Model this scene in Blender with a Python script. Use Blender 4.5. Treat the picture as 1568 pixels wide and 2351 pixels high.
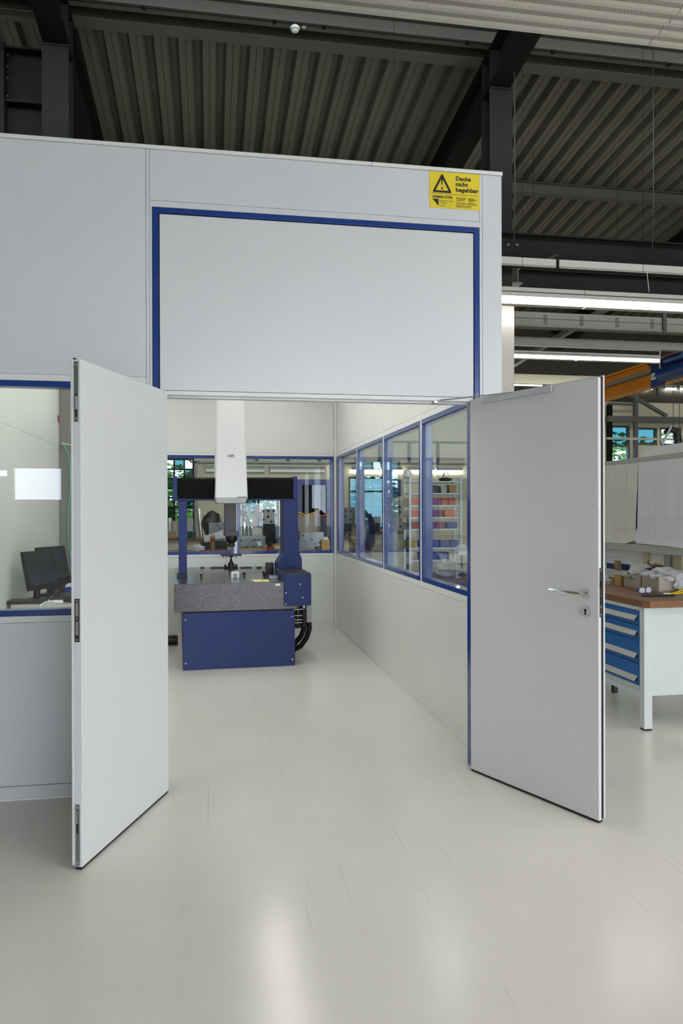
import bpy, bmesh, math, random
from mathutils import Vector, Matrix
random.seed(7)
for o in list(bpy.data.objects): bpy.data.objects.remove(o)
S = bpy.context.scene
C = S.collection

# ------------------------------------------------------------------ camera
F_PX, YAW, PITCH, ROLL, CAM = 1735.148, 0.17191, -0.002073, -0.002588, Vector((0, 0, 1.55))
_r = Vector((math.cos(YAW), -math.sin(YAW), 0)); _f = Vector((math.sin(YAW), math.cos(YAW), 0)); _u = Vector((0, 0, 1))
FW = _f*math.cos(PITCH)+_u*math.sin(PITCH); _u2 = _u*math.cos(PITCH)-_f*math.sin(PITCH)
RT = _r*math.cos(ROLL)+_u2*math.sin(ROLL); UP = _u2*math.cos(ROLL)-_r*math.sin(ROLL)
cam = bpy.data.cameras.new('camera'); co = bpy.data.objects.new('camera', cam); C.objects.link(co)
cam.sensor_fit = 'HORIZONTAL'; cam.sensor_width = 36; cam.lens = F_PX/1568*36; cam.clip_start = .05; cam.clip_end = 300
co.matrix_world = Matrix(((RT.x, UP.x, -FW.x, CAM.x), (RT.y, UP.y, -FW.y, CAM.y), (RT.z, UP.z, -FW.z, CAM.z), (0, 0, 0, 1)))
S.camera = co
def ray(px, py): return FW+RT*((px-784)/F_PX)+UP*((1175.5-py)/F_PX)
def at(px, py, x=None, y=None, z=None):          # survey helper: a sighted point on a wall, bench or floor plane
    d = ray(px, py)
    t = x/d.x if x is not None else (y/d.y if y is not None else (z-CAM.z)/d.z)
    return CAM+d*t
def atp(px, py, p, n):
    d = ray(px, py); return CAM+d*((Vector(p)-CAM).dot(n)/d.dot(n))

# ------------------------------------------------------------------ world, exposure
W = bpy.data.worlds.new('sky'); S.world = W; W.use_nodes = True
bg = W.node_tree.nodes['Background']; bg.inputs[0].default_value = (.86, .94, 1.05, 1); bg.inputs[1].default_value = 4.6
S.view_settings.view_transform = 'Standard'; S.view_settings.look = 'None'
S.view_settings.exposure = 0.94; S.view_settings.gamma = 1; S.view_settings.use_curve_mapping = False
LAMP, ADDED, CEIL = 11.5, 22.0, 5.2                            # glow of hall tubes, of added unseen lamps and of the cabin's ceiling panels

# ------------------------------------------------------------------ materials
def lin(c): return tuple(((v/255)/12.92 if v/255 <= .04045 else ((v/255+.055)/1.055)**2.4) for v in c)
M = {}
def mat(name, rgb, rough=.5, metal=0, spec=.5, var=0, scale=8, bump=0, bscale=60, stretch=None, emit=0, coat=0):
    m = bpy.data.materials.new(name); m.use_nodes = True; nt = m.node_tree; b = nt.nodes['Principled BSDF']
    c = lin(rgb); b.inputs['Base Color'].default_value = (*c, 1); b.inputs['Roughness'].default_value = rough
    b.inputs['Metallic'].default_value = metal; b.inputs['Specular IOR Level'].default_value = spec
    b.inputs['Coat Weight'].default_value = coat
    tc = nt.nodes.new('ShaderNodeTexCoord'); vec = tc.outputs['Object']
    if stretch:
        mp = nt.nodes.new('ShaderNodeMapping'); mp.inputs['Scale'].default_value = stretch
        nt.links.new(vec, mp.inputs['Vector']); vec = mp.outputs['Vector']
    if var:
        n = nt.nodes.new('ShaderNodeTexNoise'); n.inputs['Scale'].default_value = scale; n.inputs['Detail'].default_value = 5
        nt.links.new(vec, n.inputs['Vector'])
        r = nt.nodes.new('ShaderNodeValToRGB'); r.color_ramp.elements[0].position = .3; r.color_ramp.elements[1].position = .7
        r.color_ramp.elements[0].color = (*[v*(1-var) for v in c], 1); r.color_ramp.elements[1].color = (*[min(1, v*(1+var)) for v in c], 1)
        nt.links.new(n.outputs['Fac'], r.inputs['Fac']); nt.links.new(r.outputs['Color'], b.inputs['Base Color'])
    if bump:
        n2 = nt.nodes.new('ShaderNodeTexNoise'); n2.inputs['Scale'].default_value = bscale; n2.inputs['Detail'].default_value = 3
        nt.links.new(vec, n2.inputs['Vector'])
        bp = nt.nodes.new('ShaderNodeBump'); bp.inputs['Strength'].default_value = bump; bp.inputs['Distance'].default_value = .01
        nt.links.new(n2.outputs['Fac'], bp.inputs['Height']); nt.links.new(bp.outputs['Normal'], b.inputs['Normal'])
    if emit:
        b.inputs['Emission Color'].default_value = (*c, 1); b.inputs['Emission Strength'].default_value = emit
    M[name] = m; return m
mat('cabin_white', (219, 221, 226), .3, var=.012, scale=1.2)
mat('door_white', (221, 222, 225), .33, var=.015, scale=1.5)
mat('profile_white', (232, 233, 232), .35)
mat('joint', (120, 122, 124), .7)
mat('inner_white', (228, 231, 227), .38, var=.012, scale=1.0)
mat('blue_frame', (2, 56, 138), .22, coat=.3)
mat('gasket', (22, 22, 24), .6)
mat('alu', (196, 198, 200), .32, metal=.85)
mat('steel_plate', (150, 160, 165), .28, metal=.9)
mat('steel_dark', (80, 80, 84), .35, metal=.8)
mat('chrome', (215, 218, 220), .18, metal=1)
mat('sign_yellow', (238, 214, 34), .45)
mat('print_black', (24, 22, 18), .55)
mat('print_grey', (120, 110, 40), .55)
mat('roof_sheet', (100, 98, 88), .6, var=.06, scale=.8)
mat('roof_sheet_groove', (58, 57, 50), .7)
mat('steel_beam', (27, 27, 25), .8, spec=.12, var=.08, scale=2)
mat('purlin_grey', (84, 83, 78), .55, var=.05, scale=2)
mat('beam_light', (92, 91, 85), .5, var=.05, scale=2)
mat('trunk_white', (176, 176, 166), .4)
mat('hall_cream', (206, 200, 172), .6, var=.03, scale=1)
mat('hall_dark', (58, 54, 42), .7, var=.05, scale=1)
mat('clad_metal', (150, 146, 140), .33, metal=.35)
mat('machine_blue', (12, 38, 104), .36, var=.05, scale=240, bump=.25, bscale=420)
mat('machine_white', (226, 226, 230), .35)
mat('machine_grey', (62, 62, 68), .45)
mat('bellows', (13, 13, 14), .75)
mat('rubber', (16, 16, 17), .55)
mat('black_plastic', (26, 27, 28), .4)
mat('screen', (58, 60, 66), .2, coat=.3)
mat('bench_blue', (0, 96, 168), .38)
mat('bench_grey', (206, 214, 212), .4, var=.02, scale=3)
mat('handle_alu', (190, 190, 186), .35, metal=.6, var=.05, scale=30, stretch=(1, 20, 1))
mat('worktop_brown', (116, 86, 62), .45, var=.14, scale=6, stretch=(1, 6, 1))
mat('worktop_edge', (124, 84, 44), .5, var=.22, scale=12, stretch=(1, 1, 9))
mat('card_grey', (176, 164, 150), .75, var=.03, scale=5)
mat('card_brown', (166, 138, 100), .8, var=.06, scale=6)
mat('wood_box', (190, 150, 92), .6, var=.12, scale=10, stretch=(1, 1, 8))
mat('paper_cream', (236, 232, 220), .8, var=.02, scale=3, bump=.2, bscale=5)
mat('paper_white', (238, 239, 242), .8, var=.02, scale=3, bump=.3, bscale=4)
mat('pencil', (216, 216, 215), .8)
mat('rail_grey', (178, 184, 172), .45)
mat('crane_yellow', (226, 142, 20), .4, var=.04, scale=3)
mat('hoist_blue', (0, 38, 92), .4)
mat('galv', (160, 172, 178), .38, metal=.55, var=.06, scale=20)
mat('bin_red', (168, 36, 34), .4)
mat('bin_purple', (122, 22, 84), .4)
mat('bin_orange', (206, 92, 70), .4)
mat('bin_blue', (16, 66, 150), .4)
mat('tool_steel', (132, 134, 138), .36, metal=.55, var=.1, scale=14)
mat('tool_dark', (44, 44, 46), .45, metal=.3)
mat('red_paint', (168, 48, 34), .45)
mat('yellow_bin', (214, 166, 40), .5)
mat('green_box', (12, 72, 58), .5)
mat('mach_grey', (176, 178, 176), .45)
mat('cable_green', (98, 176, 150), .5)
mat('cable_white', (220, 224, 220), .5)
mat('yellow_rubber', (222, 186, 20), .4)
mat('glasses_blue', (30, 34, 130), .3)
mat('note_yellow', (214, 206, 150), .8)
mat('desk_grey', (196, 194, 186), .5)
mat('tape_blue', (34, 48, 128), .4)
mat('bark', (70, 56, 42), .9, var=.2, scale=10)
mat('leaf', (104, 140, 66), .6, var=.35, scale=3)
mat('grass', (92, 140, 60), .9, var=.2, scale=2)
mat('asphalt', (120, 122, 124), .9, var=.1, scale=2)
mat('tube_on', (255, 253, 248), .4, emit=LAMP)
mat('tube_added', (255, 253, 248), .4, emit=ADDED)  # for the lamp rows added out of view
mat('panel_on', (255, 253, 248), .4, emit=CEIL)
mat('tube_off', (232, 232, 226), .35)
def glassmat(name, tint=(1, 1, 1), refl=1.0, rough=0.0, base=0.0):
    m = bpy.data.materials.new(name); m.use_nodes = True; nt = m.node_tree; nt.nodes.clear()
    out = nt.nodes.new('ShaderNodeOutputMaterial'); mx = nt.nodes.new('ShaderNodeMixShader')
    tr = nt.nodes.new('ShaderNodeBsdfTransparent'); tr.inputs[0].default_value = (*tint, 1)
    gl = nt.nodes.new('ShaderNodeBsdfGlossy'); gl.inputs['Roughness'].default_value = rough; gl.inputs[0].default_value = (.95, .97, 1, 1)
    lw = nt.nodes.new('ShaderNodeFresnel'); lw.inputs[0].default_value = 1.5
    mt = nt.nodes.new('ShaderNodeMath'); mt.operation = 'MULTIPLY_ADD'; mt.inputs[1].default_value = refl; mt.inputs[2].default_value = base; mt.use_clamp = True
    nt.links.new(lw.outputs[0], mt.inputs[0]); nt.links.new(mt.outputs[0], mx.inputs[0])
    nt.links.new(tr.outputs[0], mx.inputs[1]); nt.links.new(gl.outputs[0], mx.inputs[2]); nt.links.new(mx.outputs[0], out.inputs[0])
    M[name] = m
glassmat('glass', (.95, .97, .965), .45)
glassmat('glass_far', (.5, .58, .62), 1.0)
glassmat('glass_front', (.95, .97, .965), .85)
glassmat('glass_teal', (.12, .24, .27), 1.0)
mat('plastic_film', (236, 238, 241), .22, bump=.4, bscale=40).node_tree.nodes['Principled BSDF'].inputs['Alpha'].default_value = .5

def granite():
    m = mat('granite', (66, 62, 64), .2); nt = m.node_tree; b = nt.nodes['Principled BSDF']
    tc = nt.nodes.new('ShaderNodeTexCoord'); n = nt.nodes.new('ShaderNodeTexNoise'); n.inputs['Scale'].default_value = 125; n.inputs['Detail'].default_value = 6; n.inputs['Roughness'].default_value = .75
    r = nt.nodes.new('ShaderNodeValToRGB'); e = r.color_ramp.elements
    e[0].position = .38; e[0].color = (.010, .009, .010, 1); e[1].position = .66; e[1].color = (.20, .175, .172, 1)
    x = e.new(.5); x.color = (.036, .031, .033, 1)
    nt.links.new(tc.outputs['Object'], n.inputs['Vector']); nt.links.new(n.outputs['Fac'], r.inputs[0]); nt.links.new(r.outputs[0], b.inputs['Base Color'])
granite()
def floor_mat():
    m = mat('floor_coating', (210, 209, 201), .2); nt = m.node_tree; b = nt.nodes['Principled BSDF']; L = nt.links.new
    tc = nt.nodes.new('ShaderNodeTexCoord'); V = tc.outputs['Object']
    def noise(scale, detail=4, rough=.6, st=None, rot=0):
        v = V
        if st:
            mp = nt.nodes.new('ShaderNodeMapping'); mp.inputs['Scale'].default_value = st; mp.inputs['Rotation'].default_value = (0, 0, rot); L(V, mp.inputs['Vector']); v = mp.outputs['Vector']
        n = nt.nodes.new('ShaderNodeTexNoise'); n.inputs['Scale'].default_value = scale; n.inputs['Detail'].default_value = detail; n.inputs['Roughness'].default_value = rough
        L(v, n.inputs['Vector']); return n.outputs['Fac']
    r1 = nt.nodes.new('ShaderNodeValToRGB'); r1.color_ramp.elements[0].position = .3; r1.color_ramp.elements[1].position = .72
    r1.color_ramp.elements[0].color = (*lin((210, 208, 201)), 1); r1.color_ramp.elements[1].color = (*lin((221, 219, 212)), 1)
    L(noise(.7, 6, .62), r1.inputs[0])
    def overlay(prev, fac_src, lo, hi, col, amt):
        rr = nt.nodes.new('ShaderNodeMapRange'); rr.inputs[1].default_value = lo; rr.inputs[2].default_value = hi; rr.inputs[3].default_value = 0; rr.inputs[4].default_value = amt; L(fac_src, rr.inputs[0])
        mx = nt.nodes.new('ShaderNodeMixRGB'); L(rr.outputs[0], mx.inputs[0]); L(prev, mx.inputs[1]); mx.inputs[2].default_value = (*lin(col), 1)
        return mx.outputs[0]
    c = overlay(r1.outputs[0], noise(90, 2, .5), .68, .80, (120, 112, 96), .35)         # fine specks
    for st, rot in (((60, .9, 1), .3), ((70, 1.1, 1), 1.4), ((55, 1.2, 1), 2.3)):       # hairline scratches
        c = overlay(c, noise(1.0, 2, .4, st, rot), .74, .765, (120, 118, 110), .2)
    L(c, b.inputs['Base Color'])
    rg = nt.nodes.new('ShaderNodeMapRange'); rg.inputs[3].default_value = .185; rg.inputs[4].default_value = .225; L(noise(3.0, 5, .6), rg.inputs[0]); L(rg.outputs[0], b.inputs['Roughness'])
    bp = nt.nodes.new('ShaderNodeBump'); bp.inputs['Strength'].default_value = .04; bp.inputs['Distance'].default_value = .01; L(noise(5, 3, .5), bp.inputs['Height']); L(bp.outputs[0], b.inputs['Normal'])
floor_mat()
def perforated():
    m = mat('perforated_sheet', (150, 149, 140), .55); nt = m.node_tree; b = nt.nodes['Principled BSDF']; L = nt.links.new
    tc = nt.nodes.new('ShaderNodeTexCoord'); mp = nt.nodes.new('ShaderNodeMapping'); mp.inputs['Scale'].default_value = (48, 48, 1); mp.inputs['Rotation'].default_value = (0, 0, .5)
    L(tc.outputs['Object'], mp.inputs['Vector'])
    v = nt.nodes.new('ShaderNodeTexVoronoi'); v.inputs['Scale'].default_value = 1; v.inputs['Randomness'].default_value = 0; L(mp.outputs[0], v.inputs['Vector'])
    r = nt.nodes.new('ShaderNodeValToRGB'); r.color_ramp.interpolation = 'LINEAR'; r.color_ramp.elements[0].position = .28; r.color_ramp.elements[0].color = (*lin((62, 61, 56)), 1); r.color_ramp.elements[1].position = .36; r.color_ramp.elements[1].color = (*lin((176, 175, 164)), 1)
    L(v.outputs['Distance'], r.inputs[0]); L(r.outputs[0], b.inputs['Base Color'])
perforated(); mat('perforated_plain', (182, 181, 170), .5)

# ------------------------------------------------------------------ mesh helpers
class MB:
    def __init__(s): s.v = []; s.f = []
    def add(s, vs, fs):
        n = len(s.v); s.v += [tuple(v) for v in vs]; s.f += [tuple(i+n for i in f) for f in fs]; return s
    def box(s, x0, x1, y0, y1, z0, z1):
        return s.add([(x, y, z) for x in (x0, x1) for y in (y0, y1) for z in (z0, z1)], [(0, 1, 3, 2), (4, 6, 7, 5), (0, 4, 5, 1), (2, 3, 7, 6), (0, 2, 6, 4), (1, 5, 7, 3)])
    def obox(s, c, size, m):
        h = [v/2 for v in size]; c = Vector(c)
        return s.add([c+m@Vector((a*h[0], b*h[1], d*h[2])) for a in (-1, 1) for b in (-1, 1) for d in (-1, 1)], [(0, 1, 3, 2), (4, 6, 7, 5), (0, 4, 5, 1), (2, 3, 7, 6), (0, 2, 6, 4), (1, 5, 7, 3)])
    def bar(s, a, b, w, h=None):
        a = Vector(a); b = Vector(b); d = (b-a); L = d.length; x = d.normalized(); up = Vector((0, 0, 1)) if abs(x.z) < .95 else Vector((0, 1, 0))
        y = up.cross(x).normalized(); z = x.cross(y); m = Matrix((x, y, z)).transposed()
        return s.obox((a+b)/2, (L, w, h or w), m)
    def prism(s, poly, axis, a, b):
        def P(u, w, t): return {'x': (t, u, w), 'y': (u, t, w), 'z': (u, w, t)}[axis]
        n = len(poly)
        return s.add([P(u, w, a) for u, w in poly]+[P(u, w, b) for u, w in poly], [tuple(range(n)), tuple(range(2*n-1, n-1, -1))]+[(i, (i+1) % n, n+(i+1) % n, n+i) for i in range(n)])
    def tube(s, pts, r, n=10, closed=False):
        pts = [Vector(p) for p in pts]; rs = r if isinstance(r, (list, tuple)) else [r]*len(pts)
        t0 = (pts[1]-pts[0]).normalized(); up = Vector((0, 0, 1)) if abs(t0.z) < .9 else Vector((1, 0, 0)); nx = t0.cross(up).normalized(); vs = []
        for i, p in enumerate(pts):
            t = ((pts[min(i+1, len(pts)-1)]-pts[max(i-1, 0)])).normalized()
            nx = (nx-t*nx.dot(t)).normalized(); ny = t.cross(nx)
            vs += [p+(nx*math.cos(k*2*math.pi/n)+ny*math.sin(k*2*math.pi/n))*rs[i] for k in range(n)]
        fs = [(i*n+k, i*n+(k+1) % n, (i+1)*n+(k+1) % n, (i+1)*n+k) for i in range(len(pts)-1) for k in range(n)]
        m = len(pts); fs += [tuple(range(n)), tuple((m-1)*n+k for k in range(n-1, -1, -1))]
        return s.add(vs, fs)
    def cyl(s, a, b, r, r2=None, n=20): return s.tube([a, b], [r, r if r2 is None else r2], n)
    def lathe(s, prof, c=(0, 0, 0), n=20):
        c = Vector(c); vs = [c+Vector((r*math.cos(k*2*math.pi/n), r*math.sin(k*2*math.pi/n), z)) for r, z in prof for k in range(n)]
        fs = [(i*n+k, i*n+(k+1) % n, (i+1)*n+(k+1) % n, (i+1)*n+k) for i in range(len(prof)-1) for k in range(n)]
        m = len(prof); fs += [tuple(range(n)), tuple((m-1)*n+k for k in range(n))]
        return s.add(vs, fs)
    def blob(s, c, size, seed=0, amp=.25, sub=3, flat=None):
        bm = bmesh.new(); bmesh.ops.create_icosphere(bm, subdivisions=sub, radius=1); rnd = random.Random(seed)
        from mathutils import noise
        off = Vector((rnd.random()*50, rnd.random()*50, rnd.random()*50)); vs = []
        for v in bm.verts:
            k = 1+amp*(noise.noise(v.co*1.7+off)+.7*noise.noise(v.co*4.1+off))
            p = Vector((v.co.x*size[0]*k, v.co.y*size[1]*k, v.co.z*size[2]*k))
            if flat is not None: p.z = max(p.z, flat)
            vs.append(Vector(c)+p)
        fs = [tuple(v.index for v in f.verts) for f in bm.faces]; bm.free(); return s.add(vs, fs)
    def ibeam(s, a, b, w, h, tf=.016, tw=.011, up=(0, 0, 1)):
        a = Vector(a); b = Vector(b); x = (b-a).normalized(); y = Vector(up).cross(x).normalized(); z = x.cross(y); m = Matrix((x, y, z)).transposed(); L = (b-a).length; c = (a+b)/2
        s.obox(c+z*(h/2-tf/2), (L, w, tf), m); s.obox(c-z*(h/2-tf/2), (L, w, tf), m); s.obox(c, (L, tw, h-2*tf), m); return s
    def cells(s, axis, a0, a1, z0, z1, t0, t1, holes):
        """wall slab with rectangular holes (u0,u1,w0,w1); axis = the axis the wall runs along"""
        us = sorted({a0, a1, *[h[i] for h in holes for i in (0, 1)]}); ws = sorted({z0, z1, *[h[i] for h in holes for i in (2, 3)]})
        us = [u for u in us if a0 <= u <= a1]; ws = [w for w in ws if z0 <= w <= z1]
        for i in range(len(us)-1):
            for j in range(len(ws)-1):
                cu, cw = (us[i]+us[i+1])/2, (ws[j]+ws[j+1])/2
                if any(h[0] < cu < h[1] and h[2] < cw < h[3] for h in holes): continue
                if axis == 'x': s.box(us[i], us[i+1], t0, t1, ws[j], ws[j+1])
                else: s.box(t0, t1, us[i], us[i+1], ws[j], ws[j+1])
        return s
    def build(s, name, m, parent=None, bevel=0, smooth=False, seg=2, weld=False):
        me = bpy.data.meshes.new(name)
        if parent is not None: off = org(parent)
        else:
            xs, ys, zs = zip(*s.v); off = Vector(((min(xs)+max(xs))/2, (min(ys)+max(ys))/2, min(zs)))
        me.from_pydata([Vector(v)-off for v in s.v], [], s.f)
        bm = bmesh.new(); bm.from_mesh(me)
        if weld: bmesh.ops.remove_doubles(bm, verts=bm.verts, dist=1e-5)
        bmesh.ops.recalc_face_normals(bm, faces=bm.faces)
        if smooth:
            for f in bm.faces: f.smooth = True
        bm.to_mesh(me); bm.free()
        if smooth:
            try: me.set_sharp_from_angle(angle=math.radians(40))
            except Exception: pass
        me.materials.append(M[m] if isinstance(m, str) else m)
        o = bpy.data.objects.new(name, me); C.objects.link(o)
        if parent is not None: o.parent = parent
        else: o.location = off
        ORG[o.name] = off
        if bevel:
            bv = o.modifiers.new('bevel', 'BEVEL'); bv.width = bevel; bv.segments = seg; bv.limit_method = 'ANGLE'; bv.angle_limit = math.radians(35)
        return o
ORG = {}
def org(o): return ORG[o.name]
def tag(o, label=None, cat=None, group=None, kind=None):
    if label: o['label'] = label
    if cat: o['category'] = cat
    if group: o['group'] = group
    if kind: o['kind'] = kind
    return o
def thing(name, label, cat, loc, group=None, rotz=None):
    """Empty at a thing's base. Unrotated: parts are given in world coordinates. rotz given: parts are local."""
    o = bpy.data.objects.new(name, None); C.objects.link(o); o.empty_display_size = .1; o.location = loc
    if rotz is None: ORG[o.name] = Vector(loc)
    else: o.rotation_euler = (0, 0, rotz); ORG[o.name] = Vector((0, 0, 0))
    return tag(o, label, cat, group)
def struct(o, label=None):
    o['kind'] = 'structure'
    if label: o['label'] = label
    return o
def sroot(name, loc, label=None, rotz=None):
    o = bpy.data.objects.new(name, None); C.objects.link(o); o.location = loc; o.empty_display_size = .1
    if rotz is None: ORG[o.name] = Vector(loc)
    else: o.rotation_euler = (0, 0, rotz); ORG[o.name] = Vector((0, 0, 0))
    return struct(o, label)
def B(*a): return MB().box(*a)
def dup(root, dloc, label=None, group=None):
    r = root.copy(); C.objects.link(r); r.location = root.location+Vector(dloc); ORG[r.name] = ORG[root.name]+Vector(dloc)
    if label: r['label'] = label
    if group: r['group'] = group
    for ch in list(root.children):
        c = ch.copy(); C.objects.link(c); c.parent = r
        for g in list(ch.children):
            d = g.copy(); C.objects.link(d); d.parent = c
    return r
def text(name, body, size, m, parent, matrix, bold=0, width=None, align='LEFT', depth=.0004):
    """flat lettering as a thin mesh; matrix maps the text's x/y plane into the parent's frame"""
    cu = bpy.data.curves.new(name, 'FONT'); cu.body = body; cu.size = size; cu.align_x = align; cu.offset = bold; cu.extrude = depth; cu.resolution_u = 3
    to = bpy.data.objects.new(name+'_src', cu); C.objects.link(to)
    dg = bpy.context.evaluated_depsgraph_get(); dg.update(); me = bpy.data.meshes.new_from_object(to.evaluated_get(dg))
    bpy.data.objects.remove(to)
    if width:
        xs = [v.co.x for v in me.vertices]; k = width/(max(xs)-min(xs))
        for v in me.vertices: v.co.x *= k
    me.transform(matrix); me.materials.clear(); me.materials.append(M[m])
    o = bpy.data.objects.new(name, me); C.objects.link(o); o.parent = parent; return o

# ================================================================== the cabin
YF, XR, YB, XL = 4.293, 1.645, 9.855, -1.73        # inner / front faces
WZ0, WZ1 = .99, 2.26                               # window band
DX0, DX1, DZ = -.273, 1.546, 2.218                 # door opening
struct(B(-10, 14, -12, 19.6, -.2, 0).build('floor', 'floor_coating'), 'pale grey glossy coated floor')

# front wall: core, then cladding panels with open joints
LW = (-1.62, -.40)                                 # window left of the doors
core = MB().cells('x', -1.80, 1.72, 0, 3.55, YF+.008, YF+.079, [(LW[0], LW[1], .987, 2.252), (DX0-.036, DX1+.034, -1, 3.228)])
wf = struct(core.build('wall_front', 'joint'), 'white panelled cabin front wall')
def panel(parent, m='cabin_white', *boxes, name='panel'):
    mb = MB()
    for b in boxes: mb.box(*b)
    return mb.build(name, m, parent, bevel=.0012, seg=1)
y0, y1 = YF, YF+.008
for bx in ((-1.80, -.347, y0, y1, 2.289, 3.547), (-1.80, -.347, y0, y1, .075, .950), (-1.80, LW[0]-.034, y0, y1, .952, 2.287), (-.345, -.328, y0, y1, .0, 3.547),
           (-.3265, 1.582, y0, y1, 3.267, 3.547), (-.3265, 1.6, y0, y1, 3.2315, 3.2655), (-.3265, -.3135, y0, y1, 0, 3.2305), (1.5835, 1.6005, y0, y1, 0, 3.2305), (1.602, 1.722, y0, y1, 0, 3.547),
           (1.5835, 1.6005, y0, y1, 3.267, 3.547)):
    panel(wf, 'cabin_white', bx)
for bx in ((LW[0]-.032, -.347, y0-.002, y1, 2.2535, 2.2875), (LW[0]-.032, -.347, y0-.002, y1, .952, .9855), (LW[0]-.032, LW[0]-.001, y0-.002, y1, .987, 2.252), (LW[1]+.001, -.347, y0-.002, y1, .987, 2.252)):
    panel(wf, 'profile_white', bx, name='window_trim')
B(-1.8, -.347, YF-.004, YF+.01, 0, .073).build('base_profile', 'cabin_white', wf, bevel=.002)
B(-1.8, -.347, YF-.012, YF-.002, 0, .012).build('floor_seal', 'profile_white', wf)
B(-1.82, .93, YF-.006, YF+.09, 3.5485, 3.57).build('cap_profile', 'profile_white', wf, bevel=.002)
B(.9315, 1.727, YF-.006, YF+.09, 3.5485, 3.57).build('cap_profile', 'profile_white', wf, bevel=.002)
# inner skin of the front wall
inn = MB().cells('x', XL, XR, 0, 3.44, YF+.079, YF+.085, [(LW[0], LW[1], .987, 2.252), (DX0-.036, DX1+.034, -1, 2.23)])
inn.build('inner_lining', 'inner_white', wf)

# blue door frame with the closed transom panel above the doors
tf = sroot('trim_1', ((DX0+DX1)/2, YF, 0), 'blue door frame running up around the white panel over the doors')
fr = MB()
fr.box(DX0-.036, DX0-.005, YF-.002, 4.43, 0, 3.229); fr.box(DX1+.003, DX1+.034, YF-.002, 4.43, 0, 3.229)
fr.box(DX0-.005, DX1+.003, YF-.002, 4.43, 3.200, 3.229)
fr.build('frame', 'blue_frame', tf, bevel=.002)
gk = MB(); gk.box(DX0-.005, DX0+.0005, YF+.012, YF+.03, 2.2, 3.2); gk.box(DX1-.0005, DX1+.003, YF+.012, YF+.03, 2.2, 3.2); gk.box(DX0, DX1, YF+.012, YF+.03, 3.195, 3.2)
gk.build('gasket', 'gasket', tf)
B(DX0+.0008, DX1-.0008, YF+.002, YF+.06, DZ+.002, 3.1945).build('transom_panel', 'door_white', tf, bevel=.002)
lp = MB(); lp.box(DX0+.001, DX1-.001, YF+.006, YF+.09, 2.196, DZ); lp.box(DX0+.001, DX1-.001, YF+.05, YF+.11, 2.186, 2.196)
lp.build('lintel_profile', 'profile_white', tf, bevel=.0015)

# right wall (window band), back wall, left wall, cabin ceiling
RY = [9.80, 8.437, 7.101, 5.788, 4.452]
rwin = [(RY[i+1]+.022, RY[i]-.022) for i in range(4)]; rwin[0] = (rwin[0][0], 9.778)
wr = struct(MB().cells('y', YF+.08, YB+.075, 0, 3.547, XR+.008, XR+.07, [(a, b, WZ0, WZ1) for a, b in rwin]).build('wall_right', 'joint'), 'white cabin side wall with a band of four windows')
x0, x1 = XR, XR+.008
ys = [YF+.086]+RY[::-1][1:]
for i in range(4):
    a, b = (ys[i]+.0015 if i else ys[0]), (ys[i+1]-.0015 if i < 3 else YB)
    panel(wr, 'inner_white', (x0, x1, a, b, .077, .942)); panel(wr, 'inner_white', (x0, x1, a, b, 2.3105, 3.44))
    panel(wr, 'profile_white', (x0-.002, x1, a, b, .944, .988), name='sill_trim'); panel(wr, 'profile_white', (x0-.001, x1, a, b, 2.2615, 2.3085), name='head_trim')
    panel(wr, 'inner_white', (x0-.003, x1, a, b, 0, .075), name='base_strip')
for y in RY[1:4]: B(XR-.001, XR+.07, y-.0215, y+.0215, WZ0-.002, WZ1+.001).build('mullion', 'profile_white', wr, bevel=.002)
B(XR-.001, XR+.07, YF+.086, rwin[3][0]-.0008, WZ0-.002, WZ1+.001).build('mullion', 'profile_white', wr)
B(XR+.0705, XR+.077, YF+.08, YB+.075, 0, WZ0-.01).build('outer_skin', 'cabin_white', wr); B(XR+.0705, XR+.077, YF+.08, YB+.075, WZ1+.01, 3.547).build('outer_skin', 'cabin_white', wr)
B(XR-.035, XR-.001, YB-.03, YB-.0005, 0, 3.44).build('corner_profile', 'profile_white', wr, bevel=.004)

bwin = [(-1.15, .296), (.345, 1.600)]
wb = struct(MB().cells('x', XL-.07, XR+.06, 0, 3.547, YB+.008, YB+.07, [(a, b, WZ0, WZ1) for a, b in bwin]).build('wall_back', 'joint'), 'white cabin end wall behind the measuring machine')
y0, y1 = YB, YB+.008
for a, b in ((XL, .3195), (.3215, 1.608)):
    panel(wb, 'inner_white', (a, b, y0, y1, .062, .954)); panel(wb, 'inner_white', (a, b, y0, y1, 2.295, 3.44))
    panel(wb, 'profile_white', (a, b, y0-.002, y1, .956, .988), name='sill_trim'); panel(wb, 'profile_white', (a, b, y0-.001, y1, 2.2615, 2.293), name='head_trim')
    panel(wb, 'inner_white', (a, b, y0-.003, y1, 0, .06), name='base_strip')
panel(wb, 'inner_white', (XL, -1.152, y0, y1, .99, 2.26))
B(.2975, .3435, YB-.001, YB+.07, WZ0-.001, WZ1+.001).build('mullion', 'profile_white', wb, bevel=.002)
B(XL-.07, XR+.06, YB+.0705, YB+.075, 2.28, 3.547).build('outer_skin', 'cabin_white', wb); B(XL-.07, XR+.06, YB+.0705, YB+.075, 0, .97).build('outer_skin', 'cabin_white', wb)

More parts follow.
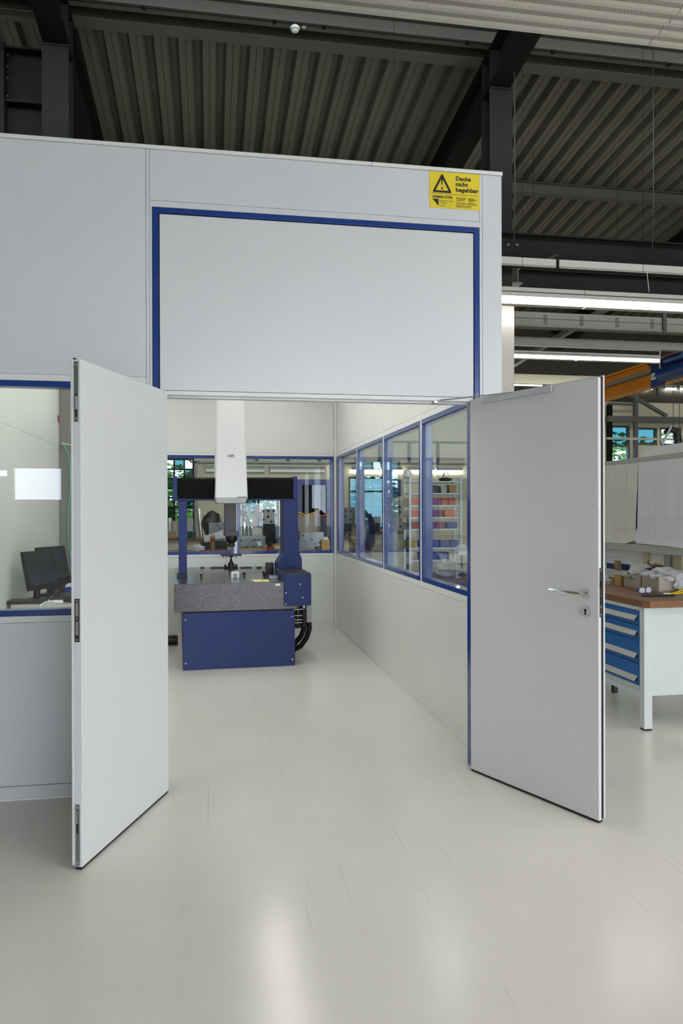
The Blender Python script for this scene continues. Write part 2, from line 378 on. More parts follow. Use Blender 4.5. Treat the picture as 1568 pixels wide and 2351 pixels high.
wl = struct(MB().box(XL-.07, XL-.008, YF+.08, 9.225, 0, 3.547).box(XL-.07, XL-.008, 9.575, YB+.075, 0, 3.547).build('wall_left', 'joint'), 'white cabin wall behind the computer desk')
ly = [YF+.086, 6.05, at(43, 1100, x=XL).y, at(116, 1100, x=XL).y, 9.226]
for i in range(4):
    panel(wl, 'inner_white', (XL-.008, XL, ly[i]+.0015, ly[i+1]-.0015, 2.3008, 3.44)); panel(wl, 'inner_white', (XL-.008, XL, ly[i]+.0015, ly[i+1]-.0015, 0, 2.2992))
struct(B(XL-.07, XR+.07, YF+.08, YB+.075, 3.44, 3.547).build('ceiling', 'inner_white'), 'white cabin ceiling')

# windows -----------------------------------------------------------
def window(n, axis, a, b, z0, z1, t0, t1, glass_t, fw=.034, label=None, mullions=(), fm='blue_frame', gm='glass', transoms=(), out=0):
    """blue framed glazing in a wall opening; t0..t1 = depth of the frame, glass_t = glass plane"""
    c = ((a+b)/2, (t0+t1)/2, z0) if axis == 'x' else ((t0+t1)/2, (a+b)/2, z0)
    w = sroot('window_%d' % n, c, label)
    def bx(mb, u0, u1, ta, tb, w0, w1): return mb.box(u0, u1, ta, tb, w0, w1) if axis == 'x' else mb.box(ta, tb, u0, u1, w0, w1)
    e = .001; f = MB()
    for u0, u1, w0, w1 in ((a+e, a+fw, z0+e, z1-e), (b-fw, b-e, z0+e, z1-e), (a+fw, b-fw, z0+e, z0+fw), (a+fw, b-fw, z1-fw, z1-e)): bx(f, u0, u1, t0, t1, w0, w1)
    f.build('frame', fm, w, bevel=.002)
    us = [a+fw]+list(mullions)+[b-fw]; zs = [z0+fw]+list(transoms)+[z1-fw]
    for m in mullions: bx(MB(), m-.02, m+.02, t0, t1, z0+fw, z1-fw).build('mullion', fm, w)
    for m in transoms: bx(MB(), a+fw, b-fw, t0+.002, t1-.002, m-.02, m+.02).build('transom', fm, w)
    for i in range(len(us)-1):
        for j in range(len(zs)-1):
            g = gm if isinstance(gm, str) else gm[(i+j) % len(gm)]
            bx(MB(), us[i]+(.02 if i else 0), us[i+1]-(.02 if i < len(us)-2 else 0), glass_t, glass_t+.006, zs[j]+(.02 if j else 0), zs[j+1]-(.02 if j < len(zs)-2 else 0)).build('pane', g, w)
    return w
window(1, 'x', LW[0], LW[1], .987, 2.252, YF-.003, YF+.082, YF+.008, .031, 'blue framed cabin window left of the doors, monitors behind it', gm='glass_front')
wl_lab = ['farthest window of the cabin side wall, beside the corner', 'second window from the corner in the cabin side wall', 'third window from the corner in the cabin side wall', 'nearest and largest looking window of the cabin side wall']
for i, (a, b) in enumerate(rwin): window(2+i, 'y', a, b, WZ0, WZ1, XR-.003, XR+.077, XR+.007, .034, wl_lab[i])
for i, (a, b) in enumerate(bwin): window(6+i, 'x', a, b, WZ0, WZ1, YB-.003, YB+.076, YB+.008, .036, ['end wall window behind the left machine column', 'end wall window behind the right machine column'][i])

# doors ---------------------------------------------------------------
def ang(d): return math.atan2(d[1], d[0])
LH, LD = Vector((-.23, 4.255, 0)), Vector((-.3479, -.9376, 0)); LN = Vector((.9376, -.3479, 0))
RH, RD = Vector((1.521, 4.291, 0)), Vector((.397, -.9178, 0)); RN = Vector((-.9178, -.397, 0))
Wd, Td = .914, .046
dl = sroot('door_1', LH, 'left white door leaf, swung out, with metal bolts in its edge', ang(LD))
# local: x from hinge to free edge, y out of the visible face
B(0, Wd, -.036, 0, .014, 2.205).build('leaf', 'door_white', dl, bevel=.0025)
B(-.004, Wd+.004, -Td, -.0365, .02, 2.214).build('rebate_lip', 'door_white', dl, bevel=.002)
g = MB(); g.box(.0, Wd-.004, -.033, -.004, .003, .0135); g.build('bottom_seal', 'gasket', dl)
g = MB(); g.box(.0, Wd, -.0362, -.030, 2.2055, 2.2115); g.build('top_gasket', 'gasket', dl)
def bolt(z0, z1, lever):
    pl = B(Wd+.0003, Wd+.003, -.030, -.010, z0, z1).build('flush_bolt', 'steel_plate', dl, bevel=.001)
    B(Wd+.003, Wd+.0042, -.0235, -.0165, lever-.055, lever+.055).build('bolt_slot', 'rubber', pl)
    B(Wd+.004, Wd+.009, -.0225, -.0175, lever-.012, lever+.045).build('bolt_lever', 'chrome', pl, bevel=.001)
    for z in (z0+.015, z1-.015): MB().cyl((Wd+.002, -.02, z), (Wd+.0045, -.02, z), .0055, n=12).build('screw', 'chrome', pl, smooth=True)
bolt(1.935, 2.195, 2.0); bolt(.02, .285, .215)
sp = B(Wd+.0003, Wd+.003, -.031, -.008, .985, 1.172).build('strike_plate', 'steel_dark', dl, bevel=.001)
for z in (1.045, 1.125): B(Wd+.0028, Wd+.0046, -.026, -.013, z-.029, z+.029).build('strike_opening', 'chrome', sp, bevel=.0015)
for z in (.995, 1.085, 1.163): MB().cyl((Wd+.002, -.0195, z), (Wd+.0045, -.0195, z), .005, n=12).build('screw', 'chrome', sp, smooth=True)
for z in (.25, 1.1, 1.98): MB().cyl((-.012, -.04, z-.05), (-.012, -.04, z+.05), .008, n=12).build('hinge', 'steel_plate', dl, smooth=True)

dr = sroot('door_2', RH, 'right white door leaf, swung out, with lever handle', ang(RD))
Rinv = dr.matrix_basis.inverted()
def rl(px, py): return Rinv @ atp(px, py, RH, RN)     # sighted point on the visible face, local
B(0, Wd, 0, .021, .014, 2.205).build('leaf', 'door_white', dr, bevel=.003)
B(0, Wd-.001, .0212, .0352, .02, 2.209).build('core', 'gasket', dr)
B(-.004, Wd+.003, .0354, Td, .02, 2.216).build('rebate_lip', 'door_white', dr, bevel=.002)
B(.0, Wd-.006, .003, .033, .003, .0135).build('bottom_seal', 'gasket', dr)
h = rl(1344.5, 1363); k = rl(1346, 1404)
ros = MB().cyl((h.x, -.0005, h.z), (h.x, -.009, h.z), .0265, .0255, 32).build('rosette', 'alu', dr, smooth=True, bevel=.001)
lev = MB(); he = rl(1278, 1360)
lev.tube([(h.x, -.008, h.z), (h.x, -.045, h.z), (h.x-.012, -.054, h.z), (he.x+.01, -.055, h.z+.004), (he.x, -.053, h.z+.005)], [.0125, .0125, .0135, .0125, .012], 16)
lev.build('lever_handle', 'chrome', dr, smooth=True)
esc = MB().cyl((k.x, -.0005, k.z), (k.x, -.008, k.z), .0265, .0255, 32).build('key_rosette', 'alu', dr, smooth=True, bevel=.001)
kh = MB().cyl((k.x, -.008, k.z+.006), (k.x, -.0086, k.z+.006), .0085, n=20); kh.box(k.x-.005, k.x+.005, -.0086, -.0082, k.z-.017, k.z+.004)
kh.build('keyhole', 'rubber', esc)
fp = B(Wd-.0005, Wd+.0022, .0065, .0225, 1.02, 1.262).build('lock_plate', 'steel_dark', dr, bevel=.004)
B(Wd+.002, Wd+.012, .009, .020, 1.165, 1.197).build('latch', 'rubber', fp, bevel=.002)
B(Wd+.0018, Wd+.0028, .010, .019, 1.085, 1.12).build('bolt_slot', 'rubber', fp)
for z in (1.032, 1.25, 1.07): MB().cyl((Wd+.001, .0145, z), (Wd+.0034, .0145, z), .004, n=10).build('screw', 'chrome', fp, smooth=True)
ca, cb = rl(1113, 914), rl(1272, 891)
cl = B(ca.x, cb.x, -.022, -.0006, 2.168, 2.199).build('closer_rail', 'alu', dr, bevel=.002)
tip = Rinv @ Vector((1.315, 4.33, 2.188)); mid = ((ca.x+cb.x)/2-.02, -.012, 2.2005)
MB().bar(mid, (tip.x, tip.y, 2.199), .016, .006).build('closer_arm', 'alu', dr, bevel=.001)
MB().bar((tip.x-.03, tip.y+.012, 2.19), (tip.x+.02, tip.y-.008, 2.19), .022, .014).build('arm_shoe', 'alu', dr, bevel=.002)
for z in (.25, 1.1, 1.98): MB().cyl((-.012, .04, z-.05), (-.012, .04, z+.05), .008, n=12).build('hinge', 'steel_plate', dr, smooth=True)

# cabin ceiling lights
for x in (-.95, .72):
    for y in (5.5, 7.0, 8.5):
        t = thing('ceiling_light', 'slim white ceiling light panel over the %s of the cabin, %s' % ('desk side' if x < 0 else 'window side', {5.5: 'near the doors', 7.0: 'in the middle', 8.5: 'by the end wall'}[y]), 'ceiling light', (x, y, 3.40), 'cabin ceiling lights')
        B(x-.17, x+.17, y-.62, y+.62, 3.41, 3.4395).build('housing', 'profile_white', t, bevel=.003)
        B(x-.15, x+.15, y-.6, y+.6, 3.402, 3.4095).build('diffuser', 'panel_on', t)

# ================================================================== the hall shell
def rz(y): return 8.735-.11*y                       # underside of the sloping roof deck
ceil = sroot('ceiling', (2, 13, rz(13)), 'dark trapezoidal metal roof deck of the hall')
P0, N = .31, 4
prof = []
for k in range(N):
    o = k*P0
    prof += [(o, 0), (o+.074, 0), (o+.080, .010), (o+.088, .010), (o+.094, 0), (o+.168, 0), (o+.205, .12), (o+.272, .12)]
prof.append((N*P0, 0))
ya, yb = 6.6, 19.4
vs = []; fs = []
for (x, z) in prof: vs += [(x, ya, rz(ya)+z), (x, yb, rz(yb)+z)]
for i in range(len(prof)-1): fs.append((2*i, 2*i+1, 2*i+3, 2*i+2))
sh0 = None; k = 0; x = -10.0
while x < 14:
    if sh0 is None:
        sh0 = MB().add([(a+x, b, c) for a, b, c in vs], fs).build('roof_sheet', 'roof_sheet', ceil); sh0.modifiers.new('thick', 'SOLIDIFY').thickness = .002
    else:
        s2 = sh0.copy(); C.objects.link(s2); s2.parent = ceil; s2.location = (k*N*P0, 0, 0)
    k += 1; x += N*P0
# lower acoustic ceiling over the foreground, ribs running across
ZA = 6.4; ye = at(1100, 62, z=ZA).y; xj = at(1530, 60, z=ZA).x
ac = sroot('ceiling', (0, 0, ZA), 'pale perforated acoustic ceiling at the top right')
for xa, xb in ((-10, xj-6.0), (xj-5.994, xj-.003), (xj+.003, 14)):
    pl = MB(); pf = MB(); y = ye
    while y > -12:
        pl.box(xa, xb, y-.05, y, ZA, ZA+.004); pl.add([(xa, y-.05, ZA), (xb, y-.05, ZA), (xb, y-.062, ZA+.028), (xa, y-.062, ZA+.028)], [(0, 1, 2, 3)])
        pf.box(xa, xb, y-.153, y-.062, ZA+.028, ZA+.032); pl.add([(xa, y-.153, ZA+.028), (xb, y-.153, ZA+.028), (xb, y-.165, ZA), (xa, y-.165, ZA)], [(0, 1, 2, 3)])
        y -= .165
    a = pl.build('acoustic_sheet', 'perforated_plain', ac); pf.build('perforated_strips', 'perforated_sheet', a)
    B(xa, xb, -12, ye-.01, ZA+.05, ZA+.06).build('backing', 'roof_sheet', a)

# hall walls
far_holes = []
def hole(px0, px1, py0, py1, y=19.4):
    a, b = at(px0, py1, y=y), at(px1, py0, y=y); return (a.x, b.x, a.z, b.z)
HW = {'left': hole(330, 446, 1052, 1235), 'mid': hole(556, 640, 1120, 1235), 'door': hole(683, 757, 1101, 1300), 'pane': hole(800, 912, 1095, 1215),
      'r1': hole(1401, 1446, 977, 1075), 'r2': hole(1462, 1509, 982, 1022), 'r3': hole(1515, 1564, 982, 1022), 'r4': hole(1578, 1630, 982, 1075)}
HW['door'] = (HW['door'][0], HW['door'][1], .0, HW['door'][3])
wfar = struct(MB().cells('x', -10, 14, 0, 4.55, 19.4, 19.6, list(HW.values())).build('wall_far', 'hall_cream'), 'cream far wall of the hall')
B(-10, 14, 19.38, 19.6, 4.551, 6.8).build('gable', 'hall_dark', wfar)
struct(B(-10.2, -10, -12, 19.6, 0, 8.6).build('wall_side', 'hall_cream'), 'cream hall wall far to the left')
struct(B(14, 14.2, -12, 19.6, 0, 8.6).build('wall_side', 'hall_cream'), 'cream hall wall far to the right')
ra, rb = at(30, 1147, y=20.6), at(140, 1075, y=20.6)     # the window that mirrors in the cabin glass
rear_holes = [(ra.x, rb.x, ra.z, rb.z), (at(-70, 1080, y=20.6).x, at(16, 1080, y=20.6).x, at(0, 1093, y=20.6).z, at(0, 1079, y=20.6).z), (.4, 6.2, .4, 4.9), (6.8, 13.4, .4, 4.9)]
struct(MB().cells('x', -10.2, 14.2, 0, 8.6, -12.2, -12, rear_holes).build('wall_rear', 'hall_cream'), 'hall wall behind the viewer with open gates')

def fwin(n, key, lab, mull=(), trans=(), gm='glass_far', fm='steel_beam'):
    a, b, z0, z1 = HW[key]; window(n, 'x', a, b, z0, z1, 19.40, 19.52, 19.46, .05, lab, mull, fm, gm, trans)
a, b, z0, z1 = HW['left']; fwin(8, 'left', 'tall far window seen left of the left machine column', [a+(b-a)*f for f in (.2, .4, .6, .8)], [z0+(z1-z0)*f for f in (.38, .5, .62, .74, .86)], ['glass_far', 'glass_far', 'glass_teal'])
a, b, z0, z1 = HW['mid']; fwin(9, 'mid', 'far window seen between the machine columns', [a+(b-a)*.45], [z0+(z1-z0)*.5], ['glass_far', 'glass_teal'])
a, b, z0, z1 = HW['pane']; fwin(10, 'pane', 'bluish far window seen through the cabin side windows', [a+(b-a)*.3, a+(b-a)*.72], [z0+(z1-z0)*.72], 'glass_teal')
a, b, z0, z1 = HW['r1']; fwin(11, 'r1', 'far hall window with teal upper pane and green trees below, beside the right door leaf', (), [z0+(z1-z0)*.52], ['glass_far', 'glass_teal'], 'beam_light')
fwin(12, 'r2', 'teal far hall window right of the one with trees', (), (), 'glass_teal', 'beam_light')
fwin(13, 'r3', 'white bright far hall window above the paper board', (), (), 'glass_far', 'beam_light')
fwin(14, 'r4', 'far hall window at the right frame edge', (), (), 'glass_teal', 'beam_light')
a, b, z0, z1 = HW['door']; d3 = sroot('door_3', ((a+b)/2, 19.4, 0), 'dark blue framed glazed far door seen right of the right machine column')
f = MB(); f.box(a, a+.09, 19.34, 19.46, 0, z1); f.box(b-.09, b, 19.34, 19.46, 0, z1); f.box(a+.09, b-.09, 19.34, 19.46, z1-.14, z1); f.box(a+.09, b-.09, 19.36, 19.44, 0, .3); f.build('frame', 'tape_blue', d3)
B(a+.09, b-.09, 19.42, 19.43, .3, z1-.14).build('pane', 'glass_teal', d3); B(a, b, 19.56, 19.6, 0, z1).build('backing', 'tool_dark', d3)

# steel frame -----------------------------------------------------------
YC = 9.40                                          # column line
XC = {'r': at(1150, 450, y=YC-.15).x, 'l': at(127, 200, y=YC-.15).x}
ZC = at(1165, 203, y=YC-.15).z
def rr(y): return ZC+.02-.11*(y-YC)
for k, lab in (('r', 'dark steel roof beam above the sign, running to the rear'), ('l', 'dark steel roof beam at the upper left, running to the rear')):
    x = XC[k]; b = MB().ibeam((x, 5.8, rr(5.8)+.24), (x, 19.3, rr(19.3)+.24), .30, .46, .02, .012)
    t = thing('roof_beam', lab, 'steel beam', (x, 9, rr(9)), 'hall roof beams')
    b.build('beam', 'steel_beam', t)
    for y in (YC-.15, YC+.13): B(x-.148, x+.148, y, y+.014, rr(y)+.03, rr(y)+.44).build('stiffener', 'steel_beam', t)
    c = MB(); zc = rr(YC)-.01
    c.box(x-.15, x+.15, YC-.15, YC-.128, 0, zc-.03); c.box(x-.15, x+.15, YC+.128, YC+.15, 0, zc-.03); c.box(x-.007, x+.007, YC-.128, YC+.128, 0, zc-.03)
    t = thing('steel_column', 'dark steel hall column rising %s' % ('right of the yellow sign' if k == 'r' else 'behind the cabin at the upper left'), 'column', (x, YC, 0), 'hall columns')
    c.build('shaft', 'steel_beam', t)
    B(x-.155, x+.155, YC-.16, YC+.16, zc-.03, zc-.006).build('cap_plate', 'steel_beam', t)
    for dx in (-.09, .09): MB().cyl((x+dx, YC-.11, zc-.045), (x+dx, YC-.11, zc-.03), .018, n=6).build('bolt', 'purlin_grey', t)
x = XC['l']
for xx in (XC['r']+5.6, XC['l']-5.6):
    tag(MB().ibeam((xx, 5.8, rr(5.8)+.24), (xx, 19.3, rr(19.3)+.24), .30, .46, .02, .012).build('roof_beam', 'steel_beam'), 'dark steel roof beam beyond the %s frame edge' % ('right' if xx > 0 else 'left'), 'steel beam', 'hall roof beams')
# purlins across, in pairs
def pz(y): return rz(y)
def purlin(y, w, lab, h=.2, m='purlin_grey', x0=-10, x1=14):
    return tag(MB().ibeam((x0, y, pz(y)-h/2-.012), (x1, y, pz(y)-h/2-.012), w, h, .012, .009).build('purlin', m), lab, 'purlin', 'roof purlins')
zp = pz(9.3)-.21
y1p = [at(640, v, z=zp).y for v in (62, 48, 104, 82)]
purlin((y1p[0]+y1p[1])/2, abs(y1p[0]-y1p[1])+.03, 'near roof purlin carrying the smoke detector')
purlin((y1p[2]+y1p[3])/2, abs(y1p[2]-y1p[3])+.02, 'roof purlin just behind the one with the smoke detector')
def sight_deck(px, py, drop):                      # where a line of sight meets the underside of the purlins
    d = ray(px, py); c = rz(0)-drop; return d.y*(c-CAM.z)/(d.z+.11*d.y)
purlin(sight_deck(1300, 452, .21), .16, 'roof purlin crossing above the hung cable runs at the right')
purlin(17.2, .16, 'roof purlin deep in the hall above the second lamp row')
yc = (y1p[0]+y1p[1])/2
cb = thing('cable_run', 'thin grey cable clipped along the near roof purlin', 'cable', (1, yc-.06, zp-.02))
MB().tube([(-4, yc-.05, zp-.012), (10, yc-.05, zp-.012)], .008, 6).build('cable', 'steel_beam', cb)
for px in (335, 627, 740, 1075, 1280, 1565):
    xx = at(px, 40+px*.05, z=zp).x; B(xx-.02, xx+.02, yc-.075, yc-.015, zp-.022, zp-.002).build('clip', 'steel_beam', cb)
sd = at(677, 56, y=yc); t = thing('smoke_detector', 'round white smoke detector under the near roof purlin', 'smoke detector', (sd.x, yc, zp-.075))
MB().lathe([(.03, -.075), (.046, -.062), (.05, -.048), (.058, -.042), (.058, -.014), (.045, -.004), (.02, 0)], (sd.x, yc, zp-.001), 24).build('body', 'profile_white', t, smooth=True)
MB().lathe([(.0515, -.058), (.0515, -.052), (.049, -.055)], (sd.x, yc, zp-.002), 24).build('slot', 'steel_dark', t)
tag(B(sd.x+.09, sd.x+.135, yc-.05, yc+.02, zp-.008, zp-.002).build('detector_label', 'profile_white'), 'small white number tag beside the smoke detector', 'label')
# dark bracing girder seen over the cabin at the upper left
t = thing('lattice_girder', 'dark riveted steel girder behind the left hall column', 'girder', (XC['l']-.8, 9.7, 0))
ga, gb = at(0, 108, y=9.8), at(106, 300, y=9.8)
B(XC['l']-2.6, XC['l']-.17, 9.80, 9.82, 4.6, ga.z).build('web', 'steel_beam', t)
for pz_ in (118, 240, 330): z = at(50, pz_, y=9.75).z; B(XC['l']-2.6, XC['l']-.17, 9.67, 9.8, z-.012, z+.012).build('flange', 'steel_beam', t)
B(at(-3, 200, y=9.7).x, at(12, 200, y=9.7).x, 9.64, 9.8, 4.4, at(0, 100, y=9.7).z).build('stiffener', 'steel_beam', t)
for pv in (125, 152, 178, 220): p = at(17, pv, y=9.78); MB().cyl((p.x, 9.799, p.z), (p.x, 9.78, p.z), .014, n=6).build('bolt', 'purlin_grey', t)
# outside
struct(B(-60, 60, 19.6, 70, -.3, -.1).build('ground', 'grass'), 'green ground outside')
struct(B(-60, 60, -60, -12.2, -.3, -.1).build('ground', 'asphalt'), 'yard behind the gates')
def tree(x, y, h, r, lab, seed):
    t = thing('tree', lab, 'tree', (x, y, -.1), 'trees outside the far windows'); rnd = random.Random(seed)
    MB().tube([(x, y, -.1), (x+.1, y, h*.45), (x, y+.1, h*.8)], [.16, .12, .05], 8).build('trunk', 'bark', t)
    mb = MB()
    for i in range(1500):
        d = Vector((rnd.gauss(0, 1), rnd.gauss(0, 1), rnd.gauss(0, 1))).normalized()*r*(rnd.random()**.4); c = Vector((x+d.x, y+d.y, h*.62+d.z*1.05)); s = .10+.10*rnd.random()
        m = Matrix.Rotation(rnd.random()*6, 3, 'Z') @ Matrix.Rotation(rnd.random()*3, 3, 'X')
        mb.add([c+m@Vector(v)*s for v in ((-1, 0, 0), (0, -.5, .15), (1, 0, 0), (0, .5, .15))], [(0, 1, 2, 3)])
    tag(mb.build('foliage', 'leaf', t), kind='stuff')
p = at(1425, 1050, y=24); tree(p.x, 24, 3.6, 1.9, 'leafy green tree outside the window beside the right door leaf', 1)
p = at(1500, 1000, y=30); tree(p.x+1.2, 30, 4.4, 2.2, 'leafy green tree outside the teal window', 2)
p = at(410, 1180, y=24); tree(p.x-.4, 24, 2.4, 1.5, 'leafy green tree outside the tall far window left of the machine', 3)
p = at(600, 1170, y=29); tree(p.x+.8, 29, 2.8, 1.6, 'leafy green tree outside the window between the machine columns', 4)

# ================================================================== measuring machine
MA = math.atan2(.046, 1.094); MO = Vector((-.265, 7.478, 0))
mm = thing('measuring_machine', 'dark blue and granite coordinate measuring machine with tall white tower in the cabin', 'measuring machine', MO, None, MA)
MI = Matrix.Rotation(-MA, 4, 'Z') @ Matrix.Translation(-MO)
_mn = Vector((-math.sin(MA), math.cos(MA), 0))
def ml(px, py, v=None, z=None):
    if z is not None: return MI @ at(px, py, z=z)
    return MI @ atp(px, py, MO+_mn*v, _mn)
base = B(0, 1.095, .02, 2.05, .012, .555).build('base', 'machine_blue', mm, bevel=.004)
fp = B(.0, 1.096, -.001, .0195, .0, .556).build('front_cover', 'machine_blue', mm, bevel=.003)
for px, py in ((425.5, 1423.3), (426, 1523.8), (670.6, 1415.3), (671.2, 1513.9)):
    p = ml(px, py, 0); MB().lathe([(.0085, 0), (.0085, .002), (.006, .005), (.001, .006)], n=14).build('screw', 'chrome', fp, smooth=True).matrix_local = Matrix.Translation((p.x, -.001, p.z)) @ Matrix.Rotation(math.pi/2, 4, 'X')
B(.02, 1.08, .02, 2.03, .5555, .568).build('bearing_gap', 'rubber', mm)
slab = B(-.083, 1.119, -.002, 2.2, .568, .838).build('granite_table', 'granite', mm, bevel=.003)
p, q = ml(632, 1345, -.002), ml(643.5, 1340, -.002); B(p.x, q.x, -.0028, -.0021, p.z, q.z).build('sticker', 'profile_white', slab)
# right drive cover
bxp = B(.988, 1.258, -.034, .73, .602, .914).build('drive_cover', 'machine_blue', mm, bevel=.003)
B(.992, 1.254, -.028, .728, .9142, .9255).build('cover_top', 'black_plastic', bxp, bevel=.002)
for px, py in ((689.4, 1341.3), (656.2, 1361.7), (695.3, 1372.4), (656.2, 1386.9)):
    p = ml(px, py, -.034); MB().lathe([(.0085, 0), (.0085, .002), (.006, .005), (.001, .006)], n=14).build('screw', 'chrome', bxp, smooth=True).matrix_local = Matrix.Translation((p.x, -.034, p.z)) @ Matrix.Rotation(math.pi/2, 4, 'X')
MB().prism([(1.085, 1.675), (1.239, 1.675), (1.262, 1.08), (1.29, 1.02), (1.29, .60), (1.13, .60), (1.13, .842), (1.02, .842), (1.02, .975), (1.085, 1.072)], 'y', .735, 1.01).build('right_column', 'machine_blue', mm, bevel=.006)
B(.93, 1.015, 1.02, 1.14, .8385, .96).build('guide_cover', 'black_plastic', mm, bevel=.004)
lc = B(-.036, .05, .76, .98, .872, 1.672).build('left_column', 'machine_blue', mm, bevel=.006)
B(-.056, .055, .73, .99, .8385, .8715).build('column_foot', 'tool_dark', mm, bevel=.003)
for x in (-.035, .03): MB().cyl((x, .728, .855), (x, .722, .855), .008, n=10).build('foot_bolt', 'rubber', lc)
# cross beam, end plates and pleated bellows
B(-.05, 1.19, .78, .96, 1.69, 1.87).build('cross_beam', 'machine_blue', mm); B(-.05, 1.2, .73, 1.0, 1.664, 1.678).build('beam_underside', 'machine_blue', mm, bevel=.003)
B(-.094, -.048, .72, 1.02, 1.664, 1.919).build('end_plate', 'machine_blue', mm, bevel=.004); B(1.192, 1.24, .72, 1.02, 1.677, 1.923).build('end_plate', 'machine_blue', mm, bevel=.004)
def bellows(xa, xb, n):
    mb = MB(); vs = []; N = 2*n
    for i in range(N+1):
        x = xa+(xb-xa)*i/N; e = 0 if i % 2 else -.032
        vs += [(x, .725-e*.6, 1.68), (x, .725-e*.6, 1.915+e), (x, 1.0+e*.6, 1.915+e), (x, 1.0+e*.6, 1.68)]
    fs = [(4*i+k, 4*i+(k+1) % 4, 4*i+4+(k+1) % 4, 4*i+4+k) for i in range(N) for k in range(4)]
    return mb.add(vs, fs).build('bellows', 'bellows', mm)
bellows(-.048, .40, 18); bellows(.63, 1.192, 21)
# white tower
sec = [((.377, .649, .625, 1.02), 2.775), ((.342, .686, .60, 1.03), 1.69), ((.361, .666, .64, 1.0), 1.627)]
tw = MB(); vs = []
for (xa, xb, va, vb), z in sec: vs += [(xa, va, z), (xb, va, z), (xb, vb, z), (xa, vb, z)]
tw.add(vs, [(0, 1, 2, 3), (8, 9, 10, 11)]+[(4*i+k, 4*i+(k+1) % 4, 4*i+4+(k+1) % 4, 4*i+4+k) for i in range(2) for k in range(4)])
tower = tw.build('tower', 'machine_white', mm, bevel=.014, seg=3)
fz = lambda z: .625+(.60-.625)*(2.775-z)/(2.775-1.69)      # front face depth at height z
lg = ml(530.5, 1047, .607); FT = lambda x, z: Matrix.Translation((x, fz(z)-.0012, z)) @ Matrix.Rotation(math.pi/2, 4, 'X')
ring = MB()
for cx, a0, a1 in ((-.0135, 40, 320), (.0135, -140, 140)):
    ring.tube([(lg.x+cx+.0245*math.cos(math.radians(t)), fz(lg.z)-.001, lg.z+.0245*math.sin(math.radians(t))) for t in range(a0, a1+1, 10)], .0009, 6)
ring.build('emblem_ring', 'tape_blue', tower)
text('emblem_text', 'werth', .026, 'print_black', tower, FT(lg.x, lg.z-.006), .0008, .056, 'CENTER')
sc = ml(545, 1142.5, .602); text('model_text', 'Scope-Check', .02, 'print_black', tower, FT(sc.x, sc.z), .0006, .098)
# quill and lens
qx = .513
qu = B(qx-.062, qx+.06, .72, .85, 1.33, 1.64).build('quill', 'machine_grey', mm, bevel=.004)
B(qx-.07, qx+.085, .70, .87, 1.275, 1.33).build('probe_mount', 'machine_grey', mm, bevel=.006)
MB().lathe([(.03, -.115), (.036, -.11), (.036, -.085), (.03, -.075), (.058, -.05), (.062, -.03), (.062, -.001)], (qx+.012, .785, 1.274), 28).build('lens', 'black_plastic', mm, smooth=True)
MB().lathe([(.024, -.1165), (.024, -.1151)], (qx+.012, .785, 1.274), 20).build('lens_glass', 'screen', mm)
# right-hand cable carrier
cc = thing('cable_bundle', 'black hoses and coloured cables hanging from the right side of the measuring machine', 'cables', MO, None, MA)
B(1.125, 1.30, .45, 1.1, .30, .34).build('tray', 'rubber', cc, bevel=.01)
for z in (.365, .395, .44, .505, .565): MB().cyl((1.123, .42, z), (1.255, .42, z), .0065, n=10).build('rung', 'alu', cc, smooth=True)
B(1.24, 1.285, .40, .9, .315, .5).build('side_plate', 'rubber', cc, bevel=.006)
for x, m, r in ((1.135, 'rubber', .012), (1.16, 'red_paint', .006), (1.175, 'rubber', .014), (1.20, 'yellow_rubber', .006), (1.222, 'hoist_blue', .012), (1.24, 'hoist_blue', .01)):
    MB().tube([(x, .45, .6), (x, .45, .37), (x, .45, .342)], r, 8).build('cable', m, cc, smooth=True)
B(1.285, 1.345, .44, .52, .36, .535).build('connector', 'mach_grey', cc, bevel=.004); B(1.27, 1.32, .45, .53, .545, .575).build('connector', 'alu', cc, bevel=.003)
for dx, dr_ in ((0, 0), (-.06, .035)):
    MB().tube([(1.32+dx, .47, .36), (1.325+dx, .47, .29), (1.30+dx, .5, .19+dr_*.5), (1.24+dx, .52, .10+dr_), (1.15+dx, .56, .045+dr_), (1.125, .575, .035+dr_)], .028, 12).build('hose', 'rubber', cc, smooth=True)
ft = thing('floor_hose_bundle', 'thick black cable bundle on the floor left of the machine base', 'cables', (-.9, 8.9, 0))
for z, y in ((.035, 8.93), (.085, 8.95), (.06, 8.88)): MB().tube([(-1.1, y+.03, z), (-.9, y, z), (-.375, y-.02, z)], .03, 10).build('hose', 'rubber', ft, smooth=True)
MB().tube([(-.42, 8.86, .02), (-.42, 8.85, .11), (-.42, 8.93, .125)], .004, 6).build('tie', 'rubber', ft)
# fixtures lying on the granite
ZG = .8385
def mloc(p): return MO+Matrix.Rotation(MA, 3, 'Z') @ Vector((p.x, p.y, ZG))
p = ml(530.5, 1304, z=ZG); t = thing('calibration_stand', 'black pin stand with a flat plate on the granite table', 'fixture', mloc(p), None, MA)
v = p.y; pz0 = ml(530, 1276, v).z-ZG; xa = ml(507, 1272, v).x-p.x; xb = ml(554, 1272, v).x-p.x
MB().lathe([(.085, 0), (.085, .018), (.04, .024), (.036, .06), (.02, .075), (.012, .11), (.008, pz0-.02), (.035, pz0-.01), (.035, pz0)], n=20).build('post', 'black_plastic', t, smooth=True)
B(xa, xb, -.06, .06, pz0, pz0+.022).build('plate', 'black_plastic', t, bevel=.003)
for x in (-.2, -.13, .12): MB().cyl((x*.5, -.05, pz0-.03), (x*.5, -.05, pz0), .004, n=8).build('pin', 'rubber', t)
a, b = ml(460, 1304, z=ZG), ml(600, 1304, z=ZG)
